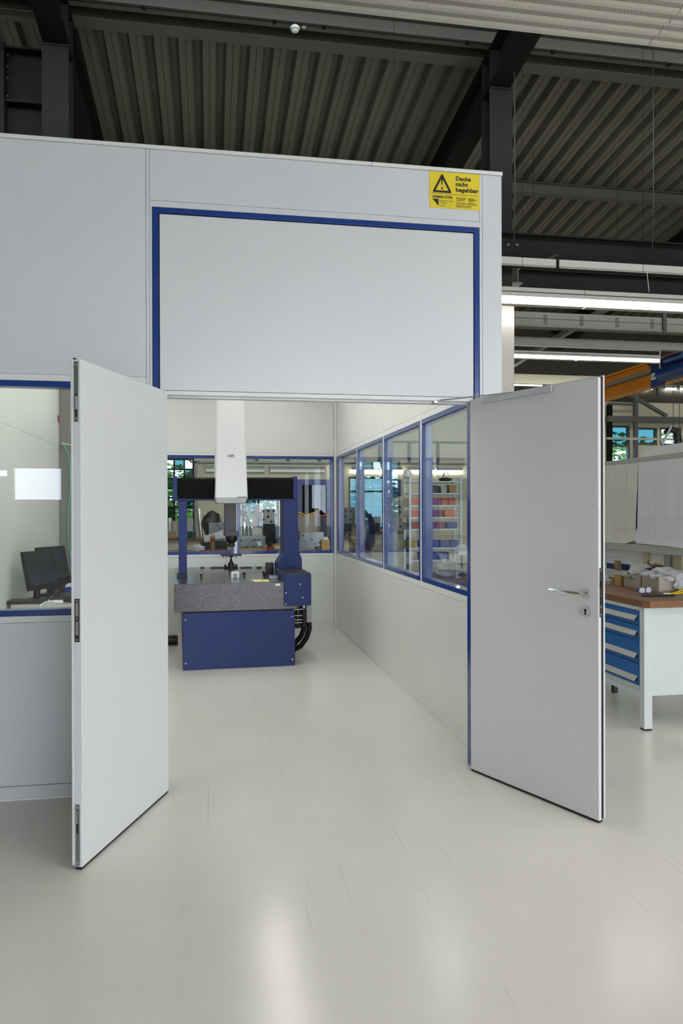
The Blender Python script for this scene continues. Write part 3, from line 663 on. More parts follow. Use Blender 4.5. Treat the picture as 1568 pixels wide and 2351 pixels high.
for i, (u0, u1) in enumerate(((0, .065), (.16, .40), (.66, .84), (.92, 1.0))):
    pa = a.lerp(b, u0); pb = a.lerp(b, u1); c = (pa+pb)/2
    t = MB().box(-(pb.x-pa.x)/2, (pb.x-pa.x)/2, -.03, .03, 0, .014).build('fixture_bar', 'black_plastic', None, bevel=.002); t.location = mloc(c); t.rotation_euler.z = MA
    tag(t, ['short black rail at the left end of the row on the granite', 'long black rail left of the pin stand', 'long black rail right of the pin stand', 'short black rail at the right end of the row on the granite'][i], 'rail', 'clamping rails on the granite')
a, b = ml(530, 1327, z=ZG), ml(549, 1327, z=ZG); t = thing('gauge_block', 'white arched block with a round hole at the middle of the granite table', 'gauge', mloc((a+b)/2), None, MA); w = (b.x-a.x)/2
arch = [(-w, 0), (-w, .062), (-w*.8, .07), (w*.8, .07), (w, .062), (w, 0)]+[(w*.42*math.cos(s), .028+w*.42*math.sin(s)) for s in [0]]+[(w*.42*math.cos(math.radians(s)), .028+w*.42*math.sin(math.radians(s))) for s in range(15, 181, 15)]+[(-w*.42, 0)]
arch.insert(6, (w*.42, 0))
MB().prism(arch, 'y', -.03, .03).build('body', 'machine_white', t, bevel=.003); MB().cyl((0, -.012, .022), (0, .02, .022), w*.36, n=16).build('ring', 'tool_steel', t, smooth=True)
for i, (px, py) in enumerate(((462, 1326), (560.5, 1322), (605, 1320), (608, 1324), (517, 1304), (542, 1303))):
    p = ml(px, py, z=ZG); t = MB().lathe([(.008, 0), (.008, .02), (.016, .022), (.016, .036), (.008, .04)], n=14).build('fixture_stud', 'rubber', None, smooth=True); t.location = mloc(p)
    tag(t, ['small black knob at the front left of the granite', 'small black knob right of the white arched block', 'rear one of two black knobs near the right of the granite', 'front one of two black knobs near the right of the granite', 'small black knob left of the pin stand', 'small black knob right of the pin stand'][i], 'knob', 'black knobs on the granite')
p = ml(556, 1321, z=ZG); t = MB().cyl((-.03, 0, .02), (.05, 0, .02), .012, n=12).build('dial_gauge', 'tool_steel', None, smooth=True); t.location = mloc(p)+Vector((0, 0, .008)); tag(t, 'small steel cylinder lying beside the white arched block', 'gauge')
p = ml(627, 1328, z=ZG); t = MB().box(-.045, .045, -.06, .06, 0, .03).build('steel_block', 'tool_steel', None, bevel=.003); t.location = mloc(p); t.rotation_euler.z = MA; tag(t, 'small steel block at the right front corner of the granite', 'block')
for i, (px, py, w, d) in enumerate(((591, 1333.5, .10, .26), (609, 1333.5, .07, .26))):
    p = ml(px, py, z=ZG); t = MB().box(-w/2, w/2, -d/2, d/2, 0, .004).build('paper_note', 'note_yellow', None); t.location = mloc(p); t.rotation_euler.z = MA+.05*(1-2*i)
    tag(t, ['left yellow paper note at the front of the granite', 'right yellow paper note at the front of the granite'][i], 'note', 'yellow notes on the granite')

# ================================================================== warning sign
sx0, sx1, sz0, sz1 = 1.2745, 1.583, 3.331, 3.5445
sg = thing('warning_sign', 'yellow warning sign with black triangle at the top right of the cabin front', 'sign', (sx0, YF-.001, sz0))
B(sx0, sx1, YF-.0022, YF-.0003, sz0, sz1).build('plate', 'sign_yellow', sg)
TY = YF-.0026
def sm(fx, fz_): return Matrix.Translation((fx*(sx1-sx0), TY-org(sg).y, fz_*(sz1-sz0))) @ Matrix.Rotation(math.pi/2, 4, 'X')
SW = sx1-sx0; SH = sz1-sz0
def sp(fx, fz_): return (sx0+fx*SW, sz0+fz_*SH)
# pixel frame of the sign: fractions from the left / bottom
tri_o = [sp(.062, .43), sp(.44, .43), sp(.25, .95)]
ctr = Vector((sum(v[0] for v in tri_o)/3, sum(v[1] for v in tri_o)/3))
edge = MB(); pts = [Vector(v).lerp(ctr, .14) for v in tri_o]
for i in range(3):
    a, b = pts[i], pts[(i+1) % 3]; d = (b-a).normalized(); nn = Vector((-d.y, d.x))*.0064
    edge.prism([tuple(a-nn), tuple(b-nn), tuple(b+nn), tuple(a+nn)], 'y', TY-.0004, TY)
    edge.cyl((a.x, TY-.00045, a.y), (a.x, TY-.00005, a.y), .0064, n=16)
edge.build('triangle', 'print_black', sg)
ex = MB(); c = sp(.25, .66); ex.prism([(c[0]-.0055, c[1]+.033), (c[0]+.0055, c[1]+.033), (c[0]+.0025, c[1]-.006), (c[0]-.0025, c[1]-.006)], 'y', TY-.0004, TY)
ex.cyl((c[0], TY-.00045, c[1]+.033), (c[0], TY-.00005, c[1]+.033), .0055, n=14); c2 = sp(.25, .545); ex.cyl((c2[0], TY-.0004, c2[1]), (c2[0], TY, c2[1]), .0062, n=16); ex.build('exclamation_mark', 'print_black', sg)
for body, fz_, w in (('Decke', .79, .30), ('nicht', .635, .245), ('begehbar', .48, .455)):
    text('lettering', body, .034, 'print_black', sg, sm(.52, fz_), .0011, w*SW)
ru = MB(); a = sp(.03, .395); b = sp(.97, .385); ru.box(a[0], b[0], TY-.0003, TY, a[1]-.001, a[1]+.001); ru.build('rule', 'print_black', sg)
text('lettering', 'ARMBRUSTER', .022, 'print_black', sg, sm(.055, .27), .0005, .41*SW)
lg_ = MB(); lg_.prism([sp(.055, .245), sp(.18, .245), sp(.18, .055)], 'y', TY-.0003, TY); lg_.build('logo_wedge', 'print_black', sg)
for body, fz_, w in (('EINRICHTUNGS', .18, .265), ('SYSTEME', .115, .145), ('GMBH', .045, .115)): text('lettering', body, .014, 'print_grey', sg, sm(.20, fz_), 0, w*SW)
for f in (.095, .027): a = sp(.345, f); B(a[0], a[0]+.12*SW, TY-.0002, TY, a[1]-.0003, a[1]+.0003).build('rule', 'print_grey', sg)
for body, fx, fz_, w in (('· Raumtrennwände', .52, .30, .21), ('· WC-Trennwände', .52, .265, .2), ('· Akustikdecken', .52, .23, .17), ('· Raumhallen', .76, .30, .13), ('· Glastrennwände', .76, .265, .18), ('· Ladenbau', .76, .23, .14),
                          ('77704 Oberkirch · Raiffeisenstr. 4', .525, .165, .40), ('Tel. 0 78 02/70 14 - 0 · Fax 70 14 40', .525, .125, .42), ('info@armbruster-gmbh.de', .525, .085, .31), ('www.armbruster-gmbh.de', .525, .045, .30)):
    text('lettering', body, .0085, 'print_black', sg, sm(fx, fz_), .0001, w*SW)

# ================================================================== desk behind the left window
dk = thing('computer_desk', 'pale grey desk behind the window left of the doors', 'desk', (-1.2, 7.3, 0))
B(-1.69, -.66, 6.87, 7.72, .715, .745).build('desktop', 'desk_grey', dk, bevel=.002)
for x in (-1.66, -.72): B(x, x+.04, 6.95, 7.65, 0, .714).build('leg', 'tool_dark', dk)
B(-1.55, -.8, 7.6, 7.63, .35, .70).build('modesty_panel', 'desk_grey', dk)
def monitor(px, py, y, lab):
    o = at(px, py, y=y); a = math.radians(63); t = thing('monitor', lab, 'monitor', (o.x, o.y, .745), 'monitors on the desk', a)
    R = Matrix.Rotation(math.radians(-12), 3, 'X'); h0 = o.z-.745
    def tb(xa, xb, ya, yb, za, zb, name, m, bev=.003, par=None):
        mb = MB(); mb.box(xa, xb, ya, yb, za, zb); mb.v = [tuple(R @ Vector(v)+Vector((0, 0, h0))) for v in mb.v]; return mb.build(name, m, par or t, bevel=bev)
    hs = tb(0, .40, 0, .03, 0, .35, 'housing', 'black_plastic'); tb(.012, .388, -.002, .0, .045, .34, 'screen', 'screen', 0, hs)
    tb(.08, .32, .03, .075, .05, .30, 'rear_bulge', 'black_plastic', .015, hs)
    MB().tube([(.2, .09, .02), (.2, .085, .1), (.2, .06, h0+.12)], .03, 12).build('stand', 'black_plastic', t, smooth=True)
    B(.10, .30, .02, .17, 0.0005, .022).build('foot', 'black_plastic', t, bevel=.008)
    return t
monitor(68, 1357, 6.98, 'nearer black monitor at the left of the desk, seen edge on')
monitor(100, 1342, 7.36, 'farther black monitor on the desk with its dark screen to the doors')
o = at(58, 1378, y=6.95); t = tag(B(o.x-.15, o.x+.16, 6.9, 7.1, .7455, .775).build('docking_unit', 'black_plastic', None, bevel=.005), 'flat black computer unit at the front of the desk', 'computer')
o = at(157, 1375, y=6.95); tag(B(o.x-.04, o.x+.12, 6.92, 7.02, .7455, .80).build('black_box', 'black_plastic', None, bevel=.006), 'small black box on the desk beside the left door leaf', 'box')
o = at(157, 1350, y=7.4); t = thing('tape_dispenser', 'blue tape dispenser with a white roll on the desk', 'tape dispenser', (o.x, 7.4, .7455))
MB().prism([(o.x-.06, .7455), (o.x+.09, .7455), (o.x+.07, .80), (o.x+.02, .845), (o.x-.02, .84), (o.x-.05, .79)], 'y', 7.37, 7.43).build('body', 'tape_blue', t, bevel=.004)
MB().cyl((o.x+.01, 7.385, .84), (o.x+.01, 7.415, .84), .036, n=24).build('tape_roll', 'profile_white', t, smooth=True)
o = at(150, 1362, y=7.22); t = thing('desk_phone', 'grey desk telephone lying behind the monitors', 'telephone', (o.x, 7.22, .7455))
MB().prism([(7.12, .7455), (7.32, .7455), (7.32, .80), (7.12, .765)], 'x', o.x-.12, o.x+.10).build('body', 'steel_dark', t, bevel=.005); MB().tube([(o.x-.08, 7.16, .795), (o.x-.08, 7.22, .812), (o.x-.08, 7.30, .82)], .02, 10).build('handset', 'black_plastic', t, smooth=True)
for i, (px, dy, rz_) in enumerate(((100, 7.15, .2), (140, 7.2, -.15), (150, 7.05, .3))):
    o = at(px, 1375, y=dy); t = MB().box(-.1, .1, -.14, .14, 0, .002).build('paper_sheet', 'paper_white', None); t.location = (o.x, dy, .7458+i*.0022); t.rotation_euler.z = rz_
    tag(t, ['white paper sheet under the nearer monitor', 'white paper sheet in the middle of the desk', 'white paper sheet beside the small black desk box'][i], 'paper', 'papers on the desk')
o = at(93, 1385, y=6.86); tag(MB().tube([(o.x+.02, 7.0, .752), (o.x+.01, 6.88, .75), (o.x, 6.862, .735), (o.x-.01, 6.862, .66), (o.x-.03, 6.88, .55)], .006, 8).build('white_cable', 'cable_white', None, smooth=True), 'white cable hanging over the front edge of the desk', 'cable')
# column shell in its lit tone, rack and cables at the rear left of the cabin
mat('column_lit_grey', (132, 130, 126), .5)  # hall column's tone under the cabin lights, put into its shell's colour
XK = XC['l']+.162
tag(MB().box(XL+.001, XK, YC-.168, YC-.156, 0, 3.439).box(XK-.01, XK, YC-.156, YC+.17, 0, 3.439).build('column_shell', 'column_lit_grey', None), 'lit-toned grey shell over the hall column in the rear left corner of the cabin', 'post')
rk = thing('equipment_rack', 'dark open rack beside the grey column shell', 'rack', (-1.40, 9.6, 0))
for x in (XK+.012, -1.16):
    for y in (9.46, 9.80): B(x, x+.03, y, y+.03, 0, 2.6).build('post', 'tool_dark', rk)
rack_z = (.5, .86, 1.27, 1.62, 2.0, 2.3)
for z in rack_z: B(XK+.012, -1.13, 9.46, 9.83, z, z+.02).build('shelf', 'tool_dark', rk)
B(XK+.012, -1.13, 9.831, 9.838, .1, 2.6).build('back_panel', 'tool_dark', rk)
for z, m, hh, lab in ((1.29, 'card_brown', .10, 'brown cardboard box on a shelf of the dark rack'), (1.64, 'red_paint', .13, 'red box on a shelf of the dark rack'), (2.02, 'card_grey', .18, 'pale carton on a shelf of the dark rack'), (.885, 'black_plastic', .12, 'black device low on the dark rack')):
    tag(B(XK+.05, -1.25, 9.48, 9.75, z+.001, z+hh).build('storage_box', m, None, bevel=.004), lab, 'box', 'boxes on the dark rack')
o = at(140, 1310, y=9.2); t = thing('printer', 'black printer on a small stand behind the monitors', 'printer', (-1.45, 8.95, 0))
B(-1.70, -1.22, 8.6, 9.1, .55, .80).build('body', 'black_plastic', t, bevel=.01); B(-1.68, -1.24, 8.62, 9.08, .801, .83).build('lid', 'steel_dark', t, bevel=.006); B(-1.66, -1.26, 8.64, 9.06, 0, .549).build('stand', 'tool_dark', t)
def gp(px, py): v = at(px, py, y=9.19); return (v.x, 9.19, v.z)
tag(MB().tube([gp(141, 1018), gp(148, 1024), gp(157, 1045), gp(161, 1080), gp(162, 1110), gp(158, 1160), gp(156, 1220), gp(158, 1260), gp(164, 1285), gp(176, 1300)], .007, 8).build('green_cable', 'cable_green', None, smooth=True), 'thin green cable hanging in front of the column shell', 'cable')
tag(MB().tube([gp(141, 1017), gp(152, 1020), gp(168, 1022)], .006, 8).build('white_cable', 'cable_white', None, smooth=True), 'short white cable at the top of the green cable', 'cable')
p = at(134, 962, x=XL+.003); tag(MB().cyl((XL+.0005, p.y, p.z), (XL+.004, p.y, p.z), .045, n=20).build('round_sticker', 'red_paint', None), 'small round red sticker on the cabin wall', 'sticker')

# ================================================================== overhead steel, cable runs and lamps at the right
XE = 13.8; X0 = 2.3
def zat(px, py, y): return at(px, py, y=y).z
yb_ = 9.17
t = thing('cross_girder', 'dark steel girder bolted to the right hall column', 'steel beam', (6, yb_, zat(1300, 600, yb_)))
zt, zb = zat(1151, 535.6, yb_), zat(1151, 598, yb_)
MB().ibeam((X0, yb_, (zt+zb)/2), (XE, yb_, (zt+zb)/2), .12, zt-zb, .018, .012).build('beam', 'steel_beam', t)
for px in (1166, 1186): p = at(px, 563, y=yb_-.01); MB().cyl((p.x, yb_-.006, p.z), (p.x, yb_-.03, p.z), .018, n=6).build('bolt', 'purlin_grey', t)
yt = 8.98
t = thing('cable_duct', 'pale cable duct hanging below the dark cross girder', 'cable duct', (6, yt, zat(1300, 605, yt)))
zt, zb = zat(1151, 588, yt), zat(1151, 608, yt); B(X0, XE, yt, yt+.06, zb, zt).build('duct', 'trunk_white', t, bevel=.004); B(X0, XE, yt-.004, yt, zb+.012, zb+.018).build('seam', 'beam_light', t); B(X0, XE, yt+.005, yt+.055, zb-.016, zb-.001).build('underside', 'steel_beam', t)
p = at(1281, 605, y=yt-.01); B(p.x-.018, p.x+.018, yt-.008, yt-.001, zb-.01, zt+.03).build('strap', 'steel_beam', t); MB().bar((p.x-.12, yt+.03, zt+.01), (p.x+.02, yt+.03, zt+.07), .03, .02).build('bracket', 'tool_dark', t)
ys_ = 9.7; t = thing('monorail_stub', 'short end-on steel I-section under the cross girder beside the column', 'steel beam', (4, ys_, 0))
p, q = at(1166, 608, y=ys_), at(1203, 650, y=ys_); MB().ibeam(((p.x+q.x)/2+.03, ys_, (p.z+q.z)/2), ((p.x+q.x)/2+.03, 11.2, (p.z+q.z)/2), .15, p.z-q.z, .012, .012).build('beam', 'beam_light', t)
MB().tube([((p.x+q.x)/2+.03, 10.4, p.z), ((p.x+q.x)/2+.03, 10.4, rz(10.4))], .012, 8).build('hanger', 'steel_beam', t)
tag(MB().ibeam((X0, 11.3, zat(1400, 656, 11.3)), (XE, 11.3, zat(1400, 656, 11.3)), .2, .34, .02, .012).build('cross_girder', 'steel_beam'), 'dark steel girder hanging behind the first lamp row', 'steel beam')
# column cladding
x = XC['r']; p = at(1181, 790, y=YC-.2); zc = zat(1165, 701, YC-.2)
tag(B(x-.165, p.x, YC-.2, YC+.2, .0, zc).build('column_cladding', 'clad_metal', None, bevel=.006), 'pale sheet metal cladding on the lower part of the right hall column', 'cladding')
# luminaires
def batten(x0, y, z, L, on=True, label='', group='', hang=0, s=1.0, deep=False):
    t = thing('tube_light', label, 'tube light', (x0+L/2, y, z), group)
    B(x0+.003, x0+L-.003, y-.04, y+.04, z+.115*s, z+.165*s).build('rail', 'trunk_white', t, bevel=.003)
    MB().prism([(y-.07, z+.045*s), (y+.07, z+.045*s), (y+.045, z+.10*s), (y-.045, z+.10*s)], 'x', x0+.003, x0+L-.003).build('reflector', 'trunk_white', t)
    B(x0+.02, x0+L-.02, y-.062, y+.062, z-.036*s, z+.043*s).build('tube', ('tube_added' if on == 2 else 'tube_on') if on else 'tube_off', t, bevel=.008)
    if deep:
        for sg_ in (-1, 1): MB().add([(x0, y+sg_*.064, z+.045), (x0+L, y+sg_*.064, z+.045), (x0+L, y+sg_*.115, z-.11), (x0, y+sg_*.115, z-.11), (x0, y+sg_*.067, z+.045), (x0+L, y+sg_*.067, z+.045), (x0+L, y+sg_*.118, z-.11), (x0, y+sg_*.118, z-.11)], [(0, 1, 2, 3), (7, 6, 5, 4), (0, 4, 5, 1), (3, 2, 6, 7), (0, 3, 7, 4), (1, 5, 6, 2)]).build('light_shield', 'steel_dark', t)  # shields added so the unseen rows light the floor, not the upper wall
    else: B(x0+.005, x0+L-.005, y-.05, y+.05, z-.048*s, z-.038*s).build('lower_rim', 'trunk_white', t)
    if hang:
        for fx in (.5,): MB().tube([(x0+L*fx, y, z+.165*s), (x0+L*fx, y, z+hang)], .0025, 6).build('hanger', 'steel_beam', t)
    return t
ry, rzz = 8.80, zat(1151, 690, 8.80); xj = at(1340, 697, y=ry).x
for i in range(-1, 5): batten(xj+(i-1)*1.62, ry, rzz, 1.62, True, 'lit tube light %s in the nearest lamp row, counted from the cabin edge' % ['none', 'one', 'two', 'three', 'four', 'five'][i+1], 'nearest lamp row', rz(ry)-rzz)
ry2 = 11.7; rz2 = zat(1180, 819, ry2); xe = at(1518, 826, y=ry2).x-.05
for i in range(3): batten(xe-(i+1)*1.5, ry2, rz2, 1.5, True, ['lit tube light of the second row ending at the yellow crane girder', 'lit tube light in the middle of the second lamp row', 'lit tube light of the second row at the clad column'][i], 'second lamp row', rz(ry2)-rz2, .6)
ry3 = 14.4; rz3 = zat(1200, 884, ry3)
batten(at(1180, 884, y=ry3).x-.9, ry3, rz3, 1.5, True, 'lit far tube light just above the right door leaf', 'farthest lamp row', rz(ry3)-rz3, .5)
for pa_, pb_, lab in ((1474, 1497, 'lit far tube light under the yellow crane girder'), (1529, 1552, 'short lit far tube light below the blue hoist'), (1562, 1600, 'lit far tube light at the right frame edge below the hoist')):
    xa_, xb2_ = at(pa_, 893, y=19.28).x, at(pb_, 893, y=19.28).x; batten(xa_, 19.28, zat(1500, 893, 19.28), xb2_-xa_, True, lab, 'farthest lamp row', 0, .7)
# ventilated busbar, pale beams
yv = 10.2; t = thing('busbar_duct', 'grey busbar duct with groups of vent slots behind the first lamp row', 'busbar', (6, yv, zat(1300, 740, yv)))
z0, z1 = zat(1180, 744, yv), zat(1180, 714, yv); B(3.2, XE, yv, yv+.12, z0, z1).build('duct', 'beam_light', t, bevel=.003); B(3.2, XE, yv-.003, yv, (z0+z1)/2-.003, (z0+z1)/2+.003).build('seam', 'steel_beam', t); B(3.2, XE, yv-.02, yv+.14, z0-.03, z0-.004).build('rail', 'beam_light', t)
for px in (1252, 1335, 1417, 1497, 1576):
    xx = at(px, 732, y=yv).x
    for r in range(6):
        for c in (-.016, .016): B(xx+c-.012, xx+c+.012, yv-.0035, yv-.0005, z0+.02+r*.024, z0+.034+r*.024).build('slot', 'rubber', t)
xx = at(1524, 740, y=yv).x; B(xx-.03, xx+.03, yv-.03, yv-.004, z0-.05, z1+.08).build('strap', 'tool_dark', t)
ye_ = 11.0; tag(MB().box(3.2, XE, ye_, ye_+.1, zat(1180, 791, ye_), zat(1180, 772, ye_)).build('tie_beam', 'beam_light', None, bevel=.004), 'pale horizontal beam between the first and second lamp rows', 'steel beam')
ye_ = 13.4; tag(MB().box(3.2, at(1385, 870, y=ye_).x, ye_, ye_+.1, zat(1180, 880, ye_), zat(1180, 858, ye_)).build('tie_beam', 'hall_cream', None, bevel=.004), 'cream horizontal beam just above the right door leaf', 'steel beam')
for px, y_, py0, py1, lab in ((1182, 9.0, 440, 535, 'left'), (1500, 9.0, 470, 556, 'right')):
    a = at(px, py0, y=y_); b = at(px-2, py1, y=y_); tag(MB().tube([(a.x, y_, rz(y_)), (a.x, y_, a.z), (b.x, y_, b.z-.1)], .006, 6).build('hanger_wire', 'tool_dark', None), '%s dark hanger wire above the dark cross girder' % lab, 'wire')
a, b = at(1490, 620, y=8.9), at(1487, 668, y=8.84); tag(MB().tube([(a.x, 8.95, a.z), (b.x, 8.81, b.z-.02)], .005, 6).build('hanger_hook', 'alu', None), 'thin wire hook holding the nearest lamp row', 'hook')
# dark sheet above the second row and diagonal light strut
a, b = at(1265, 805, y=12.6), at(1330, 770, y=12.0); tag(MB().bar((a.x-.3, 14.2, a.z-.1), (b.x+.2, 11.2, b.z+.34), .1, .08).build('strut', 'beam_light', None), 'pale steel strut crossing behind the tie beams', 'strut')
# yellow crane girder and blue hoist
yg = 15.0; p = at(1393, 916, y=yg); xg = p.x+.1; zg0 = p.z
t = thing('crane_girder', 'yellow crane girder running to the rear above the right door leaf', 'crane girder', (xg, 13, zg0))
MB().ibeam((xg, 10.6, zg0+.25), (xg, 18.8, zg0+.25), .22, .5, .03, .02).build('beam', 'crane_yellow', t)
B(xg-.16, xg-.13, 10.6, 18.5, zg0+.25, zg0+.32).build('current_rail', 'alu', t)
B(xg-.128, xg-.012, 10.6, 18.5, zg0+.27, zg0+.30).build('rail_bracket', 'tool_dark', t)
xh = xg-.22; a, b = at(1493, 892, x=xh), at(1521, 852, x=xh)
hb = thing('crane_hoist', 'dark blue electric hoist on the yellow crane girder', 'hoist', ((xg+.3), (a.y+b.y)/2, a.z))
B(xh, xh+.055, b.y, a.y, a.z, a.z+.44).build('control_box', 'hoist_blue', hb, bevel=.01); B(xh-.02, xh+.055, b.y-.03, a.y+.06, a.z+.44, a.z+.50).build('box_lid', 'tool_dark', hb, bevel=.006)
B(xh-.003, xh-.0005, b.y+.02, a.y-.03, a.z+.15, a.z+.27).build('name_plate', 'profile_white', hb)
text('lettering', 'ABUS', .085, 'hoist_blue', hb, Matrix.Translation(Vector((xh-.0045, a.y-.06, a.z+.18))-org(hb)) @ Matrix.Rotation(-math.pi/2, 4, 'Z') @ Matrix.Rotation(math.pi/2, 4, 'X'), .002, (a.y-b.y)*.55)
B(xg-.24, xg-.125, b.y-1.0, b.y-.06, a.z+.06, a.z+.46).build('trolley', 'hoist_blue', hb, bevel=.02)
MB().cyl((xg-.30, b.y-.9, a.z+.17), (xg-.30, b.y-.07, a.z+.17), .12, n=24).build('rope_drum', 'hoist_blue', hb, smooth=True)
MB().cyl((xg-.30, b.y-.8, a.z+.40), (xg-.30, b.y-.25, a.z+.40), .08, n=20).build('motor', 'hoist_blue', hb, smooth=True)
MB().tube([(xg-.3, b.y-.04, a.z+.75), (xg-.3, b.y-.04, a.z+.08)], .016, 8).build('guide_pole', 'alu', hb); MB().tube([(xh+.08, a.y-.1, a.z), (xh+.07, a.y-.1, a.z-.15)], .02, 8).build('limit_switch', 'rubber', hb)
for dx in (.1, .22): MB().tube([(xg-.5+dx, b.y-.6, a.z+.05), (xg-.5+dx, b.y-.6, 1.9)], .006, 6).build('rope', 'tool_dark', hb)
# far wall steel
yw = 18.9
def wbeam(p0, p1, lab, w=.1, m='beam_light', y=yw, name='wall_beam'):
    a, b = at(*p0, y=y), at(*p1, y=y); tag(MB().bar((a.x, y, a.z), (b.x, y, b.z), w).build(name, m), lab, 'steel beam', 'steelwork on the far wall')
wbeam((1393, 962), (1640, 966), 'pale horizontal beam above the far hall windows', .16)
wbeam((1440, 903), (1530, 955), 'pale diagonal brace on the dark far gable', .09)
wbeam((1459, 897), (1459, 1120), 'pale upright post between the far hall windows', .1)
wbeam((1395, 927), (1455, 929), 'pale short rail on the dark far gable', .06)
wbeam((1399, 930), (1399, 1120), 'dark upright beside the window with trees', .12, 'steel_beam')
wbeam((1393, 1006.5), (1640, 1010), 'thin pale pipe running in front of the far hall windows', .05, 'rail_grey', 16.5, 'wall_pipe')
a = at(1540, 1000, y=14.5); t = thing('exhaust_hose', 'black curved hose on a grey arm above the paper board', 'hose', (a.x, 14.5, 0))
MB().tube([(a.x-.12, 14.5, a.z+.05), (a.x, 14.5, a.z+.14), (a.x+.13, 14.5, a.z+.08), (a.x+.17, 14.5, a.z-.1), (a.x+.17, 14.5, 0)], [.06, .075, .08, .08, .08], 14).build('hose', 'rubber', t, smooth=True)
b = at(1541, 977, y=14.45); c = at(1521, 1020, y=14.45); MB().bar((b.x, 14.45, b.z), (c.x, 14.45, c.z), .04).build('arm', 'mach_grey', t)

# ================================================================== workbench at the right
ZW = .912; bx0 = 2.985; by0 = 4.845
wbn = thing('workbench', 'pale grey steel workbench frame right of the right door leaf', 'workbench', (3.4, 5.8, 0))
for (x, y) in ((2.988, 4.845), (3.72, 4.845), (2.988, 6.85), (3.72, 6.85)):
    lg_ = B(x, x+.062, y, y+.062, .012, .862).build('leg', 'bench_grey', wbn, bevel=.004); B(x+.003, x+.059, y+.003, y+.059, 0, .0115).build('foot', 'rubber', lg_)
zp_ = at(1510, 1597, y=4.86).z; B(3.051, 3.719, 4.855, 4.875, zp_, .862).build('end_panel', 'bench_grey', wbn, bevel=.002)
B(3.0, 3.03, 4.908, 6.85, .22, .262).build('rail', 'bench_grey', wbn, bevel=.002)
p = at(1411, 1590, z=0); B(p.x-.02, p.x+.02, p.y-.02, p.y+.02, 0, .225).build('support', 'tool_dark', wbn)
ch = .03; top = MB().prism([(2.975, 6.95), (2.975, 4.80+ch*1.8), (2.975+ch, 4.80), (3.80, 4.80), (3.80, 6.95)], 'z', .8655, ZW-.0004)
wt = tag(top.build('worktop', 'worktop_edge', None, bevel=.002), 'brown wooden worktop of the bench right of the doors', 'worktop'); MB().prism([(2.977, 6.948), (2.977, 4.80+ch*1.8), (2.977+ch, 4.802), (3.798, 4.802), (3.798, 6.948)], 'z', ZW-.0004, ZW).build('top_surface', 'worktop_brown', wt)
dc = thing('drawer_cabinet', 'cabinet with four blue drawers under the workbench', 'drawer cabinet', (3.3, 5.4, .262))
y_n, y_f = 4.911, 5.62
B(3.0, 3.60, y_n, y_f, .2635, .862).build('body', 'bench_grey', dc, bevel=.002)
def dz(py): return at(1477.5, py, x=bx0).z
rows = [(1405.5, 1438, 1417, 1428), (1438.7, 1473.5, 1452.5, 1463.5), (1474.3, 1526.5, 1504.5, 1515.5), (1527.3, 1579, 1557.5, 1569)]
for a, b, c, d in rows:
    zt, zb = dz(a), dz(b); dr_ = B(2.982, 2.999, y_n+.002, y_f-.03, zb+.0015, zt-.0015).build('drawer', 'bench_blue', dc, bevel=.002)
    ht, hb_ = dz(c), dz(d)
    hd = MB().prism([(2.9815, ht+.002), (2.956, hb_+.004), (2.956, hb_), (2.9815, hb_)], 'y', y_n+.012, y_f-.04).build('handle', 'handle_alu', dr_, bevel=.001)
    MB().prism([(2.981, ht-.001), (2.957, hb_+.001), (2.981, hb_+.001)], 'y', y_n+.006, y_n+.0115).build('handle_cap', 'rubber', dr_)
B(2.9985, 2.9995, 4.925, 4.945, .842, .858).build('green_badge', 'green_box', dc)
B(2.985, 2.9985, y_n, y_f, .838 if False else dz(1404), .8625).build('top_rail', 'bench_grey', dc)
def onb(px, py): return at(px, py, z=ZW)
# wooden finger-jointed box
A = onb(1425.8, 1345); Bf = onb(1410.2, 1339.9); xs = A.x; w_ = onb(1432, 1343).x-xs
h_ = at(1425.8, 1320.6, y=A.y).z
wx = thing('wooden_box', 'small light wood box with finger joints on the workbench', 'box', (xs+.04, (A.y+Bf.y)/2, ZW))
y2 = at(1410.2, 1330, x=xs).y; B(xs, xs+max(.06, w_), A.y, y2, ZW, h_).build('box', 'wood_box', wx, bevel=.001)
for k in range(6): z = ZW+.008+k*(h_-ZW-.01)/6; B(xs-.0008, xs+.01, A.y-.0008, A.y+.01, z, z+(h_-ZW)/13).build('finger', 'worktop_edge', wx)
def carton(corner, far_px, right_px, top_py, lab, name='carton', m='card_grey'):
    A = onb(*corner); yf = at(far_px, 1335, x=A.x).y; xr = at(right_px, 1330, y=A.y).x; zt = at(corner[0], top_py, y=A.y).z
    t = thing(name, lab, 'box', ((A.x+xr)/2, (A.y+yf)/2, ZW), 'grey cartons on the workbench'); th = .003
    mb = MB(); mb.box(A.x, A.x+th, A.y, yf, ZW+.012, zt); mb.box(xr-th, xr, A.y, yf, ZW+.012, zt); mb.box(A.x+th, xr-th, A.y, A.y+th, ZW+.012, zt); mb.box(A.x+th, xr-th, yf-th, yf, ZW+.012, zt); mb.build('wall', m, t)
    B(A.x+.003, xr-.003, A.y+.003, yf-.003, ZW+.0005, ZW+.0119).build('base', m, t); return A, yf, xr, zt
c1 = carton((1468.3, 1352.4), 1432, 1474, 1320.6, 'grey cardboard carton beside the wooden box on the workbench')
c2 = carton((1513, 1360.3), 1474, 1580, 1324.6, 'larger grey cardboard carton nearest the viewer on the workbench')
tag(MB().blob(((c1[0].x+.09), (c1[0].y+c1[1])/2, c1[3]-.005), (.13, (c1[1]-c1[0].y)*.48, .07), 3, .35, 4, -.02).build('foil_bag', 'mach_grey', None, smooth=True), 'crumpled grey plastic bag lying on the carton by the wooden box', 'bag')
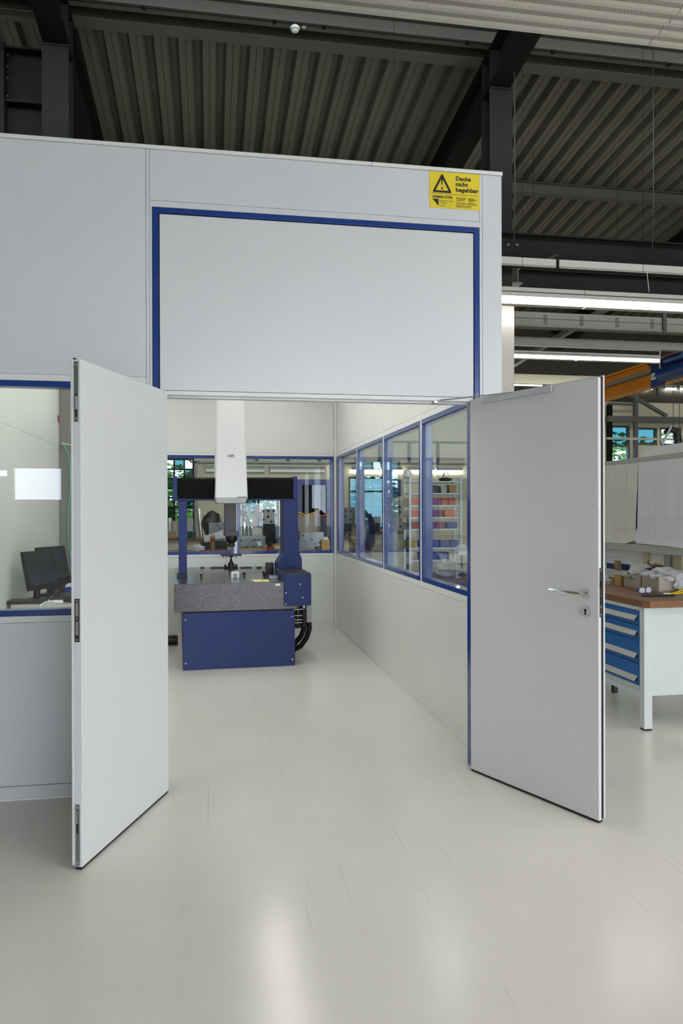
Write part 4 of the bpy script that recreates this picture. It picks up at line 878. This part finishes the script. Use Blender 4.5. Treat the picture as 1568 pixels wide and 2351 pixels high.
tag(MB().blob((c2[0].x+.12, c2[0].y+.11, c2[3]+.0), (.15, .13, .06), 8, .4, 4, -.03).build('clear_bag', 'plastic_film', None, smooth=True), 'clear crumpled plastic bag on the larger carton', 'bag')
tag(MB().blob((c2[0].x+.2, c2[0].y-.035, ZW+.07), (.09, .03, .068), 11, .3, 4).build('hanging_bag', 'plastic_film', None, smooth=True), 'clear plastic bag hanging down the front of the larger carton', 'bag')
tag(MB().blob((c2[0].x+.17, c2[0].y+.25, c2[3]+.03), (.11, .08, .035), 21, .35, 4).build('dark_foil', 'steel_dark', None, smooth=True), 'dark folded film at the back of the larger carton', 'film')
# small box at the door edge
a = onb(1404, 1341); t = thing('metal_clamp', 'small grey drilled block with a yellow tip beside the door edge', 'block', (a.x, a.y+.05, ZW)); B(a.x-.06, a.x, a.y, a.y+.06, ZW, ZW+.032).build('body', 'mach_grey', t, bevel=.002)
for dx in (-.045, -.015): MB().cyl((a.x+dx, a.y-.0005, ZW+.016), (a.x+dx, a.y-.002, ZW+.016), .005, n=12).build('hole', 'rubber', t)
B(a.x-.008, a.x+.012, a.y+.01, a.y+.04, ZW+.033, ZW+.044).build('tip', 'yellow_rubber', t)
a = onb(1398, 1336); tag(B(a.x-.05, a.x+.05, a.y+.09, a.y+.3, ZW, ZW+.055).build('striped_packet', 'paper_white', None, bevel=.003), 'white packet behind the small drilled block', 'packet')
# safety glasses
g0 = onb(1477, 1364); t = thing('safety_glasses', 'blue framed safety glasses on the workbench', 'glasses', (g0.x, g0.y, ZW))
def ringp(cx, cy, cz, rx, rz, n=20): return [(cx+rx*math.cos(2*math.pi*k/n), cy+.008*math.sin(2*math.pi*k/n), cz+rz*math.sin(2*math.pi*k/n)) for k in range(n+1)]
for dx in (-.012, .05): MB().tube(ringp(g0.x+dx, g0.y+dx*.25, ZW+.026, .03, .021), .0035, 8).build('rim', 'glasses_blue', t, smooth=True); MB().cyl((g0.x+dx, g0.y+dx*.25-.001, ZW+.026), (g0.x+dx, g0.y+dx*.25+.001, ZW+.026), .024, n=20).build('lens', 'plastic_film', t)
for dx, s in ((-.04, 1), (.08, 1)): MB().tube([(g0.x+dx, g0.y+dx*.25, ZW+.034), (g0.x+dx+.03, g0.y+.07, ZW+.03), (g0.x+dx+.05, g0.y+.11, ZW+.008)], .004, 8).build('temple', 'glasses_blue', t, smooth=True)
a, b = onb(1473, 1370), onb(1548, 1369); tag(MB().cyl((a.x, a.y, ZW+.0085), (b.x, b.y, ZW+.0085), .008, n=12).build('black_rod', 'rubber', None, smooth=True), 'black rod lying in front of the safety glasses', 'rod')
a, b = onb(1535, 1366), onb(1568, 1362); t = thing('pliers', 'pliers with yellow grips on the workbench at the frame edge', 'pliers', (b.x, b.y, ZW))
for s in (-1, 1): MB().tube([(a.x, a.y, ZW+.01), (a.x+.04, a.y+.006*s, ZW+.01), (b.x, b.y+.012*s, ZW+.012+.008*s), (b.x+.09, b.y+.03*s, ZW+.014+.01*s)], [.004, .006, .009, .009], 10).build('grip', 'yellow_rubber', t, smooth=True)
B(a.x-.045, a.x+.012, a.y-.006, a.y+.01, ZW+.004, ZW+.016).build('jaw', 'alu', t, bevel=.002)
# paper covered board standing along the middle of the bench
xb_ = 3.66
def bp(px, py): return at(px, py, x=xb_)
bd = thing('paper_board', 'framed board hung with large paper drawings behind the workbench', 'board', (xb_, 5.9, ZW))
zt, zt2, zb, zb2 = bp(1480, 1049).z, bp(1480, 1066).z, bp(1480, 1251).z, bp(1480, 1268).z
yn, yf_ = 4.9, 6.85
B(xb_-.012, xb_+.03, yn, yf_, zt2, zt).build('top_rail', 'rail_grey', bd, bevel=.003); B(xb_-.012, xb_+.03, yn, yf_, zb2, zb).build('bottom_rail', 'rail_grey', bd, bevel=.003)
for y in (yn+.02, yf_-.06): B(xb_+.031, xb_+.07, y, y+.04, ZW+.0005, zt).build('post', 'mach_grey', bd)
B(xb_+.02, xb_+.03, 4.95, yf_, zb, zt2).build('back_panel', 'paper_cream', bd)
pa_, pb_ = bp(1471, 1210), bp(1461, 1135); B(xb_-.0135, xb_+.0195, pa_.y, pb_.y, pa_.z, pb_.z).build('gap_panel', 'hoist_blue', bd)
def sheet(pts, name, m, thick=.0015, dx=0, lab=None, seed=0):
    rnd = random.Random(seed); mb = MB(); n = len(pts)
    return tag(MB().prism([(bp(*p).y, bp(*p).z) for p in pts], 'x', xb_-.014-dx-thick, xb_-.014-dx).build(name, m, None), lab, 'paper', 'drawings on the paper board')
s1 = sheet([(1386, 1070), (1469, 1063), (1466, 1140), (1463.5, 1195), (1463, 1240), (1440, 1248), (1386, 1244)], 'paper_drawing', 'paper_cream', lab='cream paper drawing on the left of the paper board', dx=.001)
s2 = sheet([(1470, 1062), (1640, 1044), (1640, 1262), (1568, 1258), (1496, 1250), (1463, 1246), (1463.5, 1218), (1467.5, 1214), (1469, 1140)], 'paper_drawing', 'paper_white', lab='large folded white paper drawing on the right of the paper board', dx=.003)
for s_, cols, rws, x_ in ((s1, (1416, 1443), (1133, 1217), .0035), (s2, (1510, 1531, 1565), (1101, 1190), .0055)):
    for c_ in cols: y_ = bp(c_, 1150).y; B(xb_-.0146-x_, xb_-.0142-x_, y_-.0012, y_+.0012, bp(c_, 1236).z, bp(c_, 1072).z).build('fold', 'pencil', s_)
    for r_ in rws:
        lo, hi = ((1392, 1464) if s_ is s1 else (1474, 1630)); B(xb_-.0146-x_, xb_-.0142-x_, bp(hi, r_).y, bp(lo, r_).y, bp(1480, r_).z-.0012, bp(1480, r_).z+.0012).build('fold', 'pencil', s_)
p_ = [(1467, 1055), (1476, 1029), (1568, 1015), (1640, 1006), (1640, 1040)]
tag(MB().prism([(at(*q_, x=xb_+.05).y, at(*q_, x=xb_+.05).z) for q_ in p_], 'x', xb_+.072, xb_+.074).build('paper_drawing', 'paper_white', None), 'white paper sheet sticking up above the top rail of the paper board', 'paper', 'drawings on the paper board')
# rear storage under the board
rs = thing('bin_rack', 'pale rack with blue backing and beige parts under the paper board', 'rack', (3.76, 6.2, ZW))
B(3.775, 3.795, 4.95, 6.9, ZW+.0005, ZW+.40).build('back_panel', 'paper_white', rs)
for pa_, pb_, qa_, qb_ in ((1393, 1412, 1309, 1292), (1427, 1446, 1311, 1294), (1491, 1508, 1304, 1277)):
    u_, v_ = at(pb_, qa_, x=3.772), at(pa_, qb_, x=3.772); B(3.770, 3.7745, u_.y, v_.y, max(u_.z, ZW+.075), v_.z).build('blue_strip', 'hoist_blue', rs)
B(3.74, 3.774, 4.95, 6.9, ZW+.0005, ZW+.07).build('ledge', 'bench_grey', rs); B(3.762, 3.7695, 5.75, 6.9, ZW+.19, ZW+.40).build('panel', 'paper_white', rs)
for px, w, h in ((1416, .06, .09), (1484, .08, .2), (1556, .12, .2)): p = at(px, 1300, x=3.75); B(3.742, 3.774, p.y-w/2, p.y+w/2, ZW+.071, ZW+.071+h).build('bin', 'card_brown' if px < 1450 else 'hall_cream', rs, bevel=.002)
p = at(1530, 1300, x=3.74); MB().cyl((3.76, p.y, ZW+.071), (3.76, p.y, ZW+.30), .035, n=18).build('pipe', 'mach_grey', rs, smooth=True)
p = at(1512, 1292, x=3.66); t = thing('blow_gun', 'small beige air fitting with a green end under the paper board', 'fitting', (3.6, p.y, p.z-.03))
MB().cyl((3.60, p.y+.02, p.z), (3.60, p.y-.06, p.z), .014, n=14).build('body', 'hall_cream', t, smooth=True); MB().cyl((3.60, p.y+.05, p.z), (3.60, p.y+.021, p.z), .013, n=14).build('end', 'green_box', t, smooth=True); MB().cyl((3.60, p.y-.061, p.z), (3.60, p.y-.10, p.z), .014, n=14).build('tip', 'wood_box', t, smooth=True); B(3.592, 3.608, p.y-.03, p.y-.005, ZW+.0005, p.z-.014).build('stem', 'hall_cream', t)

# ================================================================== what shows through the rear and side windows
def bench(x0, x1, y0, y1, z, lab, topm='worktop_brown', bodym='mach_grey', body=True):
    t = thing('side_bench', lab, 'workbench', ((x0+x1)/2, (y0+y1)/2, 0)); B(x0, x1, y0, y1, z-.045, z).build('top', topm, t, bevel=.003)
    for x in (x0+.04, x1-.1):
        for y in (y0+.04, y1-.1): B(x, x+.06, y, y+.06, 0, z-.046).build('leg', 'tool_dark', t)
    if body:
        n = max(1, int((x1-x0-.3)/.6))
        for i in range(n): xa = x0+.15+i*(x1-x0-.3)/n; B(xa, xa+(x1-x0-.3)/n-.01, y0+.06, y1-.1, .12, z-.047).build('cabinet', bodym, t, bevel=.003)
    return t
Y1, Z1 = 11.7, .93; bench(-1.9, 1.75, Y1-.25, Y1+.55, Z1, 'workbench close behind the cabin end wall with steel tools on it')
Y2, Z2 = 14.6, 1.04; bench(-3.2, 2.8, Y2-.3, Y2+.5, Z2, 'second workbench farther behind the cabin end wall', 'worktop_brown', 'hall_cream')
def rect(px0, px1, py0, y, zb):                 # footprint and top of something on a bench
    a, b = at(px0, py0, y=y), at(px1, py0, y=y); return a.x, b.x, zb, a.z
def itm(name, px0, px1, py0, y, zb, d, m, lab, cat, bev=.004, group=None):
    x0, x1, z0, z1 = rect(px0, px1, py0, y, zb); return tag(B(x0, x1, y-d/2, y+d/2, z0+.0005, z1).build(name, m, None, bevel=bev), lab, cat, group)
def drilled(name, px0, px1, py0, y, zb, d, m, lab, cat, holes, r=.018):
    x0, x1, z0, z1 = rect(px0, px1, py0, y, zb); t = thing(name, lab, cat, ((x0+x1)/2, y, zb+.0005)); b = B(x0, x1, y-d/2, y+d/2, zb+.0005, z1).build('body', m, t, bevel=.006)
    for u, w in holes: MB().cyl((x0+(x1-x0)*u, y-d/2-.0005, zb+(z1-zb)*w), (x0+(x1-x0)*u, y-d/2-.003, zb+(z1-zb)*w), r, n=14).build('hole', 'rubber', t)
    return t, x0, x1, z1
# left part of the rear window
itm('carton', 386, 404, 1222, Y2-.1, Z2, .2, 'card_brown', 'brown carton at the left edge of the rear window', 'box')
itm('carton', 387, 394, 1189, Y2+.38, Z2, .15, 'paper_white', 'tall white carton behind the brown one', 'box')
itm('carton', 396, 409, 1196, Y2+.2, Z2, .15, 'card_grey', 'pale carton leaning beside the tall white one', 'box')
itm('white_case', 430, 443, 1190, Y2+.28, Z2, .3, 'mach_grey', 'white case right of the left machine column', 'box')
itm('green_crate', 431, 449, 1220, Y2-.15, Z2, .25, 'green_box', 'dark green crate on the farther bench', 'crate')
a, b = at(455, 1168, y=Y2+.2), at(462, 1206, y=Y2+.2); tag(MB().cyl((b.x, Y2+.2, Z2), (a.x, Y2+.3, a.z), .04, n=16).build('silver_tube', 'chrome', None, smooth=True), 'leaning silver tube seen through the rear window', 'tube')
tag(MB().blob((at(487, 1190, y=Y2).x, Y2+.2, Z2+.22), (.17, .14, .30), 5, .25, 3, -.215).build('dark_jacket', 'black_plastic', None, smooth=True), 'black draped jacket behind the steel block', 'jacket')
drilled('tool_block', 479, 519, 1200, Y1+.3, Z1, .25, 'tool_steel', 'grey drilled steel block behind the red spray can', 'steel block', [(.35, .5), (.4, .35), (.62, .8), (.85, .6), (.5, .9)], .012)
itm('black_case', 461, 522, 1244, Y1-.02, Z1+.02, .2, 'tool_dark', 'black case in the red tray', 'case')
x0, x1, z0, z1 = rect(458, 520, 1263, Y1-.12, Z1); t = thing('red_tray', 'red steel tray on the near rear bench', 'tray', ((x0+x1)/2, Y1-.05, Z1)); B(x0, x1, Y1-.24, Y1+.12, Z1+.0005, Z1+.012).build('base', 'red_paint', t)
for q_ in ((x0, x1, Y1-.24, Y1-.228), (x0, x1, Y1+.108, Y1+.12)): B(*q_, Z1+.0125, Z1+.035).build('rim', 'red_paint', t)
x = at(488, 1250, y=Y1-.16).x; t = thing('spray_can', 'red and tan spray can with a white cap in the rear window', 'spray can', (x, Y1-.16, Z1+.0125)); zt = at(488, 1228, y=Y1-.16).z
MB().lathe([(.033, 0), (.035, .004), (.035, zt-Z1-.05), (.028, zt-Z1-.03), (.02, zt-Z1-.025)], (x, Y1-.16, Z1+.0127), 20).build('body', 'card_brown', t, smooth=True); MB().lathe([(.0355, 0), (.0355, .06)], (x, Y1-.16, zt-.105), 20).build('band', 'red_paint', t, smooth=True); MB().lathe([(.014, 0), (.016, .02), (.008, .03)], (x, Y1-.16, zt-.012), 14).build('cap', 'profile_white', t, smooth=True)
a = at(468, 1240, y=Y1-.1); b = at(517, 1222, y=Y1-.1)
for i, (d, rz_) in enumerate(((0, .28), (.05, .18))):
    m_ = Matrix.Rotation(-rz_, 3, 'Y') @ Matrix.Rotation(.5, 3, 'X'); t = MB().obox(((a.x+b.x)/2+.02, Y1-.02+d, (a.z+b.z)/2-.02*i), (.36, .2, .003), m_).build('paper_sheet', 'paper_white', None); tag(t, ['front white paper tilted over the black case', 'rear white paper tilted over the black case'][i], 'paper', 'papers over the black case')
tag(MB().blob((at(457, 1256, y=Y1-.1).x, Y1-.12, Z1+.05), (.09, .07, .06), 9, .4, 3, -.048).build('white_rag', 'paper_white', None, smooth=True), 'crumpled white rag left of the red tray', 'rag')
# between the machine columns
t, x0, x1, z1 = drilled('tool_plate', 548, 608, 1230, Y1-.02, Z1+.055, .3, 'tool_steel', 'grey steel mould plate with holes right of the lens', 'steel plate', [(.06, .6), (.5, .62), (.6, .68), (.3, .12), (.55, .12), (.75, .62)], .014)
B(x0, x1+.02, Y1-.17, Y1+.13, Z1+.0005, Z1+.0545).build('wooden_base', 'wood_box', t)
p = at(596, 1248, y=Y1-.2); m_ = Matrix.Rotation(-.5, 3, 'Y'); MB().obox((p.x, Y1-.173, p.z), (.06, .002, .075), m_).build('tag_sheet', 'paper_white', t)
a, b = at(593, 1160, y=13.2), at(579, 1212, y=13.2); bench(-.1, 1.9, 13.0, 13.5, .99, 'narrow wooden bench between the two rear benches', 'wood_box', 'hall_cream', False)
tag(MB().bar((b.x, 13.2, .992), (a.x, 13.3, a.z), .075, .06).build('cardboard_tube', 'card_brown', None, bevel=.004), 'leaning brown cardboard tube between the machine columns', 'tube')
tag(MB().bar((b.x-.12, 13.3, .992), (at(573, 1162, y=13.3).x, 13.35, at(573, 1162, y=13.3).z), .06, .05).build('cardboard_tube', 'card_grey', None, bevel=.004), 'shorter greyish leaning tube left of the brown one', 'tube')
itm('black_crate', 602, 634, 1203, 13.1, .99, .25, 'rubber', 'black crate under the drilled machine part', 'crate')
zt = at(618, 1203, y=13.1).z; drilled('machine_part', 599, 637, 1169, 13.1, zt, .18, 'mach_grey', 'light grey drilled machine part on the black crate', 'machine part', [(.1, .85), (.42, .88), (.76, .88), (.12, .3), (.4, .5), (.6, .15), (.9, .6)], .022)
itm('blue_canister', 632, 640, 1205, 13.2, .99, .15, 'bench_blue', 'bright blue canister beside the black crate', 'canister')
itm('wood_stack', 565, 601, 1212, 13.15, .99, .2, 'hall_cream', 'flat cream boards in front of the leaning tubes', 'boards')
a, b, c = at(549, 1170, y=Y1+.2), at(566, 1200, y=Y1+.2), at(571, 1232, y=Y1+.2); t = thing('black_hoses', 'two black hoses rising from the steel mould plate', 'hoses', (c.x, Y1+.2, c.z))
for d in (0, .05): MB().tube([(a.x+d, Y1+.2, a.z), (b.x-.03+d, Y1+.2, b.z+.05), (b.x+d, Y1+.2, b.z), (c.x-.02+d*1.2, Y1+.18, c.z-.05)], .02, 10).build('hose', 'rubber', t, smooth=True)
x0, x1, z0, z1 = rect(613, 629, 1236, Y1-.05, Z1); t = thing('small_vise', 'small red and dark vise right of the steel mould plate', 'vise', ((x0+x1)/2, Y1-.05, Z1)); B(x0, x1, Y1-.1, Y1, Z1+.0005, Z1+.07).build('base', 'red_paint', t, bevel=.004); B(x0+.01, x1-.04, Y1-.12, Y1, Z1+.071, Z1+.14).build('jaw', 'tool_dark', t, bevel=.004)
MB().tube([((x0+x1)/2+.04*math.cos(s*.5236), Y1-.13, Z1+.13+.04*math.sin(s*.5236)) for s in range(13)], .006, 8).build('hand_wheel', 'tool_dark', t, smooth=True)
# right part of the rear window
p0, p1, p2 = at(684, 1176, y=Y1+.3), at(705, 1183, y=Y1+.2), at(731, 1173, y=Y1+.35); zb_ = Z1+.0005
t = thing('folded_card', 'folded yellow edged cardboard sheet right of the right machine column', 'cardboard', (p1.x, Y1+.3, Z1))
for i, (u, v_) in enumerate(((p0, p1), (p1, p2))):
    za, zb2_ = u.z, v_.z; MB().add([(u.x, u.y, zb_+.0), (v_.x, v_.y, zb_), (v_.x, v_.y, zb2_), (u.x, u.y, za), (u.x, u.y+.012, zb_), (v_.x, v_.y+.012, zb_), (v_.x, v_.y+.012, zb2_), (u.x, u.y+.012, za)], [(0, 1, 2, 3), (7, 6, 5, 4), (0, 4, 5, 1), (3, 2, 6, 7), (0, 3, 7, 4), (1, 5, 6, 2)]).build('flap', 'card_grey', t)
    MB().tube([(u.x, u.y-.002, za), (v_.x, v_.y-.002, zb2_)], .012, 6).build('edge', 'yellow_bin', t)
drilled('tool_block', 686, 741, 1221, Y1-.02, Z1+.06, .24, 'tool_steel', 'long grey steel block under the folded cardboard', 'steel block', [(.1, .3), (.15, .75), (.5, .5), (.65, .2), (.8, .25)], .012)
x0, x1, z0, z1 = rect(684, 724, 1241, Y1-.2, Z1); t = thing('tool_plate', 'low steel plate on a wooden base at the right of the rear window', 'steel plate', ((x0+x1)/2, Y1-.2, Z1)); B(x0, x1, Y1-.24, Y1-.15, Z1+.0005, Z1+.03).build('wooden_base', 'wood_box', t); B(x0, x1-.02, Y1-.24, Y1-.15, Z1+.031, z1).build('plate', 'tool_steel', t, bevel=.003)
itm('black_toolbox', 735, 766, 1186, Y1+.35, Z1, .25, 'tool_dark', 'black toolbox under the flat red case at the right of the rear window', 'toolbox')
x0, x1, z0, z1 = rect(735, 766, 1186, Y1+.35, Z1); tag(B(x0-.01, x1+.01, Y1+.21, Y1+.49, z1+.001, z1+.03).build('red_case', 'red_paint', None, bevel=.006), 'flat red case lying on the black toolbox', 'case')
x = at(729, 1210, y=Y1+.25).x; t = thing('glass_jar', 'small jar with a dark red lid in front of the toolbox', 'jar', (x, Y1+.2, Z1)); MB().lathe([(.04, 0), (.042, .01), (.042, .2), (.036, .215)], (x, Y1+.2, Z1+.0005), 18).build('body', 'plastic_film', t, smooth=True); MB().lathe([(.042, 0), (.042, .035)], (x, Y1+.2, Z1+.2162), 18).build('lid', 'red_paint', t, smooth=True)
tag(MB().blob((at(744, 1232, y=Y1).x, Y1-.16, Z1+.11), (.06, .05, .1), 31, .35, 3, -.1).build('paper_bundle', 'paper_white', None, smooth=True), 'bundle of crumpled white paper beside the long steel block', 'papers')
itm('board_stack', 737, 766, 1240, Y1-.2, Z1, .1, 'wood_box', 'stack of pale boards in the lower right of the rear window', 'boards')
bench(1.0, 1.63, 10.35, 11.1, .88, 'bright blue cabinet just behind the end wall at the right', 'bench_blue', 'bench_blue')
# wall-mounted tubes, rail with dividers
zl = at(700, 1081, y=19.2).z
for i, (pa, pb, on, lab) in enumerate(((470, 497, 0, 'unlit tube light on the far wall left of the tower'), (545, 609, 0, 'unlit tube light on the far wall just right of the tower'), (619, 748, 0, 'long unlit tube light on the far wall at the right of the rear window'),
                                        (811, 872, 1, 'lit far wall tube light seen in the second side window'), (880, 927, 1, 'lit far wall tube light seen in the third side window'), (936, 1000, 1, 'lit far wall tube light seen left of the shelf top'), (1004, 1064, 1, 'lit far wall tube light seen above the shelf'))):
    xa, xb2 = at(pa, 1081, y=19.2).x, at(pb, 1081, y=19.2).x; batten(xa, 19.33, zl, xb2-xa, bool(on), lab, 'tube lights on the far wall', 0, .9)
tag(MB().tube([(at(452, 1085, y=19.3).x, 19.3, 0), (at(452, 1085, y=19.3).x, 19.3, zl+.18), (at(465, 1081, y=19.3).x, 19.3, zl+.22), (at(760, 1081, y=19.3).x, 19.3, zl+.22)], .03, 8).build('wall_pipe', 'mach_grey', None, smooth=True), 'grey conduit bending along the far wall behind the tower', 'pipe')
ydv = 19.33; t = thing('divider_rail', 'dark rail with short uprights high in the rear window', 'rail', (1, ydv, 3)); zr = at(650, 1062, y=ydv).z
B(at(436, 1060, y=ydv).x, 9.5, ydv, ydv+.05, zr-.02, zr+.02).build('rail', 'tool_dark', t)
for px in (436, 590, 662, 734, 822, 872, 940, 1006): p = at(px, 1056, y=ydv); B(p.x-.035, p.x+.035, ydv, ydv+.05, zr+.021, zr+.55).build('upright', 'tool_dark', t)
B(at(436, 1060, y=ydv).x, 9.5, ydv, ydv+.05, zr+.551, zr+.6).build('top_rail', 'tool_dark', t)
# through the side windows: shelf with bins
ysh = 14.4; P_ = lambda px, py: at(px, py, y=ysh)
xl_, xr_ = P_(939, 1200).x, P_(1061, 1200).x
su = thing('storage_shelf', 'galvanised metal shelf with coloured bins seen through the nearest side windows', 'shelf', ((xl_+xr_)/2, ysh+.2, 0)); ztop = P_(1000, 1099).z
for x in (xl_, xr_-.045):
    for y in (ysh, ysh+.42): B(x, x+.045, y, y+.04, 0, ztop+.03).build('post', 'galv', su)
bz = [P_(1000, v).z for v in (1104.5, 1132, 1159.5, 1187, 1214, 1257, 1285)]+[.12]
for z in bz: B(xl_+.046, xr_-.046, ysh+.005, ysh+.44, z-.03, z).build('board', 'galv', su, bevel=.002)
def bin_(px0, px1, row, hpx, m, lab, dy=.05):
    x0, x1 = P_(px0, 1200).x, P_(px1, 1200).x; z = bz[row]+.0008; h = hpx*ysh/1735
    t = MB(); t.prism([(x0+.008, z), (x1-.008, z), (x1, z+h), (x0, z+h)], 'y', ysh+dy, ysh+dy+.3)
    tag(t.build('storage_bin', m, None, bevel=.004), lab, 'bin', 'bins on the metal shelf')
R_ = ['top bin row', 'middle bin row', 'third bin row']
for row, h, cols in ((2, 17, ((944, 966, 'bin_orange'), (967, 992, 'bin_red'), (994, 1014, 'bin_purple'), (1015, 1031, 'bin_red'), (1032, 1048, 'bin_red'))),
                     (3, 16, ((944, 966, 'bin_orange'), (967, 992, 'bin_red'), (996, 1018, 'bin_purple'), (1023, 1047, 'bin_orange'))),
                     (4, 16, ((944, 965, 'bin_red'), (967, 991, 'bin_orange'), (994, 1001, 'bin_purple'), (1002, 1024, 'bin_purple'), (1027, 1052, 'bin_blue')))):
    for j, (a, b, m) in enumerate(cols): bin_(a, b, row, h, m, '%s bin, number %s from the left in the %s of the metal shelf' % (m[4:], ['one', 'two', 'three', 'four', 'five'][j], R_[row-2]))
for row, h, cols in ((5, 17, ((944, 954, 'yellow_bin'), (968, 992, 'bin_blue'), (994, 1010, 'bin_blue'), (1012, 1034, 'bin_blue'), (1036, 1054, 'bin_blue'))), (6, 17, ((968, 992, 'bin_blue'), (994, 1008, 'bin_blue'), (1009, 1032, 'bin_blue'))), (7, 26, ((994, 1012, 'bin_blue'), (1013, 1032, 'bin_blue')))):
    for j, (a, b, m) in enumerate(cols): bin_(a, b, row, h, m, '%s bin, number %s from the left in the %s of the metal shelf' % ('yellow' if m[0] == 'y' else 'blue', ['one', 'two', 'three', 'four', 'five'][j], ['upper blue row', 'lower blue row', 'bottom row'][row-5]))
bin_(992, 1010, 1, 18, 'black_plastic', 'black box on the second board of the metal shelf'); bin_(1014, 1028, 1, 16, 'mach_grey', 'pale blue grey packet on the second board of the metal shelf'); bin_(1032, 1050, 1, 19, 'card_brown', 'brown carton on the second board of the metal shelf')
p = P_(942, 1095); tag(MB().blob((p.x, ysh+.2, ztop+.10), (.09, .09, .10), 41, .35, 3, -.098).build('white_bag', 'paper_white', None, smooth=True), 'crumpled white bag on the top left of the metal shelf', 'bag')
p = P_(1029, 1095); t = thing('desk_clamp', 'dark jointed clamp arm lying on top of the metal shelf', 'clamp', (p.x, ysh+.2, ztop+.002)); zt_ = bz[0]+.001
MB().blob((p.x, ysh+.2, zt_+.04), (.13, .07, .045), 43, .35, 3, -.038).build('base', 'rubber', t, smooth=True); MB().tube([(p.x-.06, ysh+.2, zt_+.05), (p.x-.02, ysh+.2, zt_+.17), (p.x+.03, ysh+.2, zt_+.21), (p.x+.06, ysh+.2, zt_+.14)], .015, 8).build('arm', 'tool_dark', t, smooth=True)
# long far bench with machines
Y3, Z3 = 16.6, 1.08; bench(at(790, 1200, y=Y3).x, at(936, 1200, y=Y3).x, Y3-.3, Y3+.5, Z3, 'long far bench with brown top seen through the side windows', 'worktop_brown', 'hall_cream')
for i, (a, b, c, lab) in enumerate(((849, 868, 1146, 'tall light grey machine head seen through the third side window'), (868, 880, 1176, 'low light grey machine part right of the tall machine head'))):
    drilled('milling_unit', a+54, b+54, c, Y3-.05, Z3, .35, 'mach_grey', lab, 'machine', [(.55, .75), (.6, .6), (.6, .35), (.6, .15)], .03)
itm('dark_case', 838, 868, 1201, Y3, Z3, .3, 'tool_dark', 'dark flat case on the far bench in the second side window', 'case'); itm('dark_case', 792, 812, 1165, Y3, Z3, .3, 'tool_dark', 'dark machine case on the far bench in the farthest side window', 'case')
itm('grey_box', 852, 872, 1186, Y3+.2, Z3, .15, 'mach_grey', 'light grey box behind the dark flat case', 'box')
tag(MB().blob((at(838, 1180, y=Y3-.5).x, Y3-.55, 1.10), (.22, .16, .42), 51, .2, 3).build('blue_jacket', 'hoist_blue', None, smooth=True), 'dark blue jacket hanging in front of the far bench', 'jacket')
a = at(838, 1230, y=Y3-.55); tag(B(a.x-.12, a.x+.12, Y3-.66, Y3-.44, 0, .64).build('stool', 'tool_dark', None, bevel=.02), 'dark stool below the blue jacket', 'stool')
a = at(905, 1140, y=15.6); t = thing('drill_stand', 'grey post of a drill stand left of the metal shelf', 'post', (a.x, 15.6, 0)); B(a.x-.06, a.x+.06, 15.55, 15.65, 0, a.z+.3).build('post', 'galv', t); B(a.x-.2, a.x+.2, 15.45, 15.85, 0, .05).build('base', 'tool_dark', t); B(a.x-.12, a.x+.12, 15.4, 15.62, a.z, a.z+.35).build('head', 'hoist_blue', t, bevel=.02)
# near bench outside the side wall
bench(2.15, 3.15, 7.45, 8.2, .84, 'blue bench just outside the nearest side window', 'worktop_brown', 'bench_blue'); ZN = .84
p = at(1022, 1315, y=7.8); tag(MB().blob((p.x, 7.75, ZN+.09), (.15, .12, .1), 61, .35, 4, -.089).build('plastic_bag', 'plastic_film', None, smooth=True), 'bulky clear plastic bag in the lower corner of the nearest side window', 'bag')
tag(MB().blob((p.x+.02, 7.77, ZN+.06), (.1, .08, .058), 62, .25, 3, -.058).build('bag_contents', 'card_grey', None, smooth=True), 'crumpled grey stuff inside the clear plastic bag', 'packing')
p = at(1060, 1290, y=7.9); t = thing('desk_lamp', 'small white shaded lamp on the bench in the nearest side window', 'lamp', (p.x, 7.9, ZN)); MB().lathe([(.06, 0), (.06, .015), (.012, .03), (.01, .22)], (p.x, 7.9, ZN+.0005), 16).build('stand', 'tool_dark', t, smooth=True); MB().lathe([(.07, .22), (.06, .30), (.035, .335)], (p.x, 7.9, ZN), 18).build('shade', 'paper_white', t, smooth=True)
p = at(1043, 1300, y=7.7); t = thing('steel_rod', 'slim upright steel rod beside the clear plastic bag', 'rod', (p.x, 7.62, ZN)); MB().cyl((p.x, 7.62, ZN+.01), (p.x, 7.62, ZN+.33), .007, n=10).build('rod', 'alu', t, smooth=True); MB().cyl((p.x, 7.62, ZN+.0005), (p.x, 7.62, ZN+.0098), .04, n=16).build('foot', 'alu', t, smooth=True)

# unseen lamp rows added to brighten the rear hall, bench, floor and doors
nw = ['one', 'two', 'three', 'four', 'five']
for j, (yy, zz, top, n, xs_) in enumerate(((12.9, 4.0, rz(12.9), 4, -5.2), (3.6, 4.6, ZA, 4, 2.2), (1.2, 4.6, ZA, 5, .9), (-1.8, 4.6, ZA, 5, .9), (-4.8, 4.6, ZA, 5, -1.0))):
    for i in range(n): batten(xs_+i*1.9, yy, zz, 1.6, 2 if j else 1, 'added tube light %s of the unseen lamp row %s' % (nw[i], ['just behind the cabin', 'over the front of the workbench', 'over the doors', 'over the viewer', 'behind the viewer'][j]), 'lamp rows added out of view', top-zz, 1.0, j > 1)
